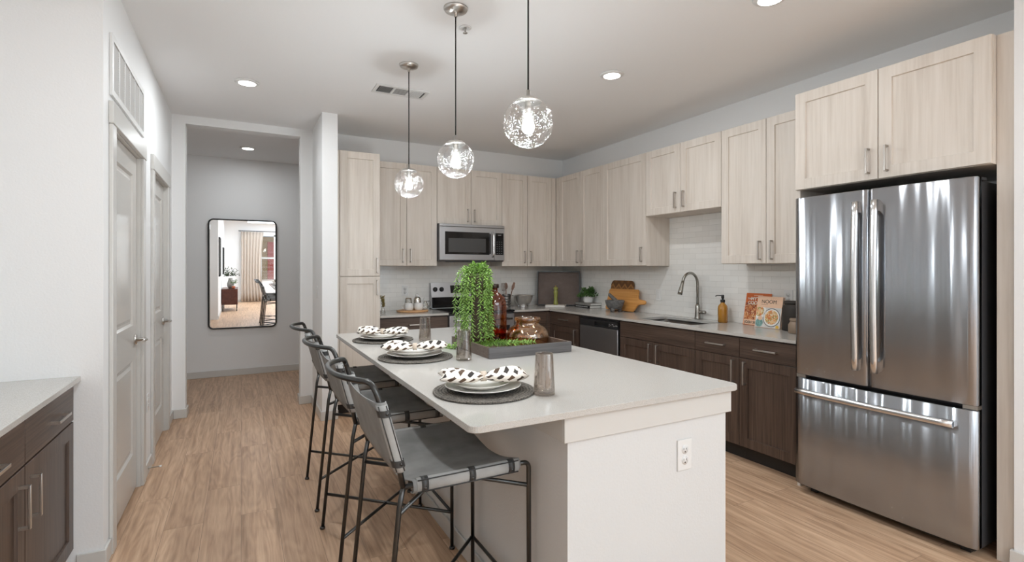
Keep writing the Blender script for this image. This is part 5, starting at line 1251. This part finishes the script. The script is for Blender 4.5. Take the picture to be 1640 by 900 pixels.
# canisters
cn = thing('tall_canister', (3.605, 2.320, ZC), 'tall dark brown stoneware canister beside the refrigerator', 'canister')
MB().lathe([(0, .0005), (.078, .0005), (.082, .004), (.0825, .165), (.076, .182), (.066, .190), (.064, .198), (0, .198)], 40, (3.605, 2.320, ZC)).build('jar', DARKJ, cn)
MB().lathe([(0, .199), (.068, .199), (.070, .203), (.070, .214), (.066, .218), (.02, .221), (0, .221)], 40, (3.605, 2.320, ZC)).build('lid', DARKJ, cn)
c3 = thing('small_canister', (3.475, 2.215, ZC), 'small taupe stoneware jar in front of the dark canister', 'canister')
MB().lathe([(0, .0005), (.054, .0005), (.058, .004), (.058, .060), (.050, .076), (.046, .082), (.046, .088), (0, .088)], 36, (3.475, 2.215, ZC)).build('jar', TAUPE, c3)
MB().lathe([(0, .0885), (.049, .0885), (.050, .092), (.050, .101), (.047, .105), (0, .106)], 36, (3.475, 2.215, ZC)).build('lid', TAUPE, c3)

# ------------------------------------------------------------------ living room seen in the mirror
cu = thing('window_curtain', (.35, -5.10, 0), 'beige linen curtain beside the bright window, seen in the mirror', 'curtain')
rows = []
for k in range(9):
    z = .02 + (2.45 - .02) * k / 8; row = []
    for i in range(61):
        t = i / 60; sq = 1 - .12 * math.sin(PI * k / 8); row.append((.0 + .70 * t * sq + .04 * (1 - sq), -5.10 + .035 * math.sin(t * 2 * PI * 7 + .4 * math.sin(k)) * (1 - .3 * k / 8), z))
    rows.append(row)
q = MB(); q.grid(rows); q.build('panel', LINEN, cu, solid=.003)
rd = thing('curtain_rod', (1.2, -5.10, 2.47), 'black curtain rod above the window, seen in the mirror', 'curtain rod')
MB().tube([(-.08, -5.10, 2.475), (2.2, -5.10, 2.475)], .012, 10).build('rod', CORD, rd)
for x in (-.03, 2.1): MB().box(x - .01, x + .01, -5.24, -5.095, 2.455, 2.47).build('bracket', CORD, rd)
sd = thing('sideboard', (-.27, -2.2, 0), 'mahogany sideboard on thin black legs, seen in the mirror', 'sideboard')
MB().box(-.485, -.085, -2.85, -1.70, .19, .64, bev=.004).build('case', SIDEW, sd)
for y in (-2.82, -1.73):
    for x in (-.46, -.11): MB().tube([(x, y, .19), (x, y, 0.0)], .011, 8).build('leg', CORD, sd)
sv = thing('leafy_vase', (-.27, -2.05, .641), 'vase of leafy branches on the sideboard, seen in the mirror', 'plant')
MB().lathe([(0, .0005), (.05, .0005), (.085, .06), (.09, .14), (.06, .24), (.05, .30), (.045, .30), (.055, .24), (.08, .14), (0, .04)], 28, (-.27, -2.05, .641)).build('vase', mat('grey_vase', (.30, .29, .27), .6), sv)
r9 = random.Random(9); q = MB().mat(mat('branch_leaf', (.05, .08, .04), .6))
for i in range(16):
    a = r9.uniform(0, 6.28); R = r9.uniform(.05, .26); c_ = max(-.15, R * math.cos(a))
    leafy(q, bez([(-.27, -2.05, .89), (-.27 + .4 * c_, -2.05 + .4 * R * math.sin(a), 1.02), (-.27 + c_, -2.05 + R * math.sin(a), r9.uniform(1.0, 1.26))], 6)[5:], r9, .03, .06, .018)
q.build('branches', None, sv, recalc=False)
tp = thing('terracotta_pot', (-.19, -1.83, .641), 'small terracotta pot with sprouting plant on the sideboard, seen in the mirror', 'plant')
MB().lathe([(0, .0005), (.036, .0005), (.048, .075), (.044, .075), (0, .06)], 24, (-.19, -1.83, .641)).build('pot', mat('terracotta', (.42, .12, .05), .7), tp)
q = MB().mat(LEAFD)
for i in range(9):
    a = r9.uniform(0, 6.28); leafy(q, bez([(-.19, -1.83, .70), (-.19 + .03 * math.cos(a), -1.83 + .03 * math.sin(a), .80), (-.19 + .09 * math.cos(a), -1.83 + .09 * math.sin(a), r9.uniform(.82, .92))], 5)[3:], r9, .03, .04, .013)
q.build('foliage', None, tp, recalc=False)
for y, z0, z1, lab in ((-.35, 1.05, 2.05, 'black framed artwork on the living room wall, nearer the kitchen'), (-3.35, 1.02, 1.85, 'black framed artwork above the sideboard, seen in the mirror')):
    a_ = thing('framed_art', (-.495, y, z0), lab, 'artwork')
    q = MB().frame((-.499, 0, 0), (0, 1, 0), (0, 0, 1), (1, 0, 0)); hw = .38
    q.box(y - hw, y + hw, z0, z0 + .03, 0, .03).box(y - hw, y + hw, z1 - .03, z1, 0, .03).box(y - hw, y - hw + .03, z0, z1, 0, .03).box(y + hw - .03, y + hw, z0, z1, 0, .03).build('frame', CORD, a_)
    MB().frame((-.499, 0, 0), (0, 1, 0), (0, 0, 1), (1, 0, 0)).box(y - hw + .03, y + hw - .03, z0 + .03, z1 - .03, 0, .012).build('print', mat('abstract_print', (.45, .44, .42), .6, var=.5, vscale=4), a_)
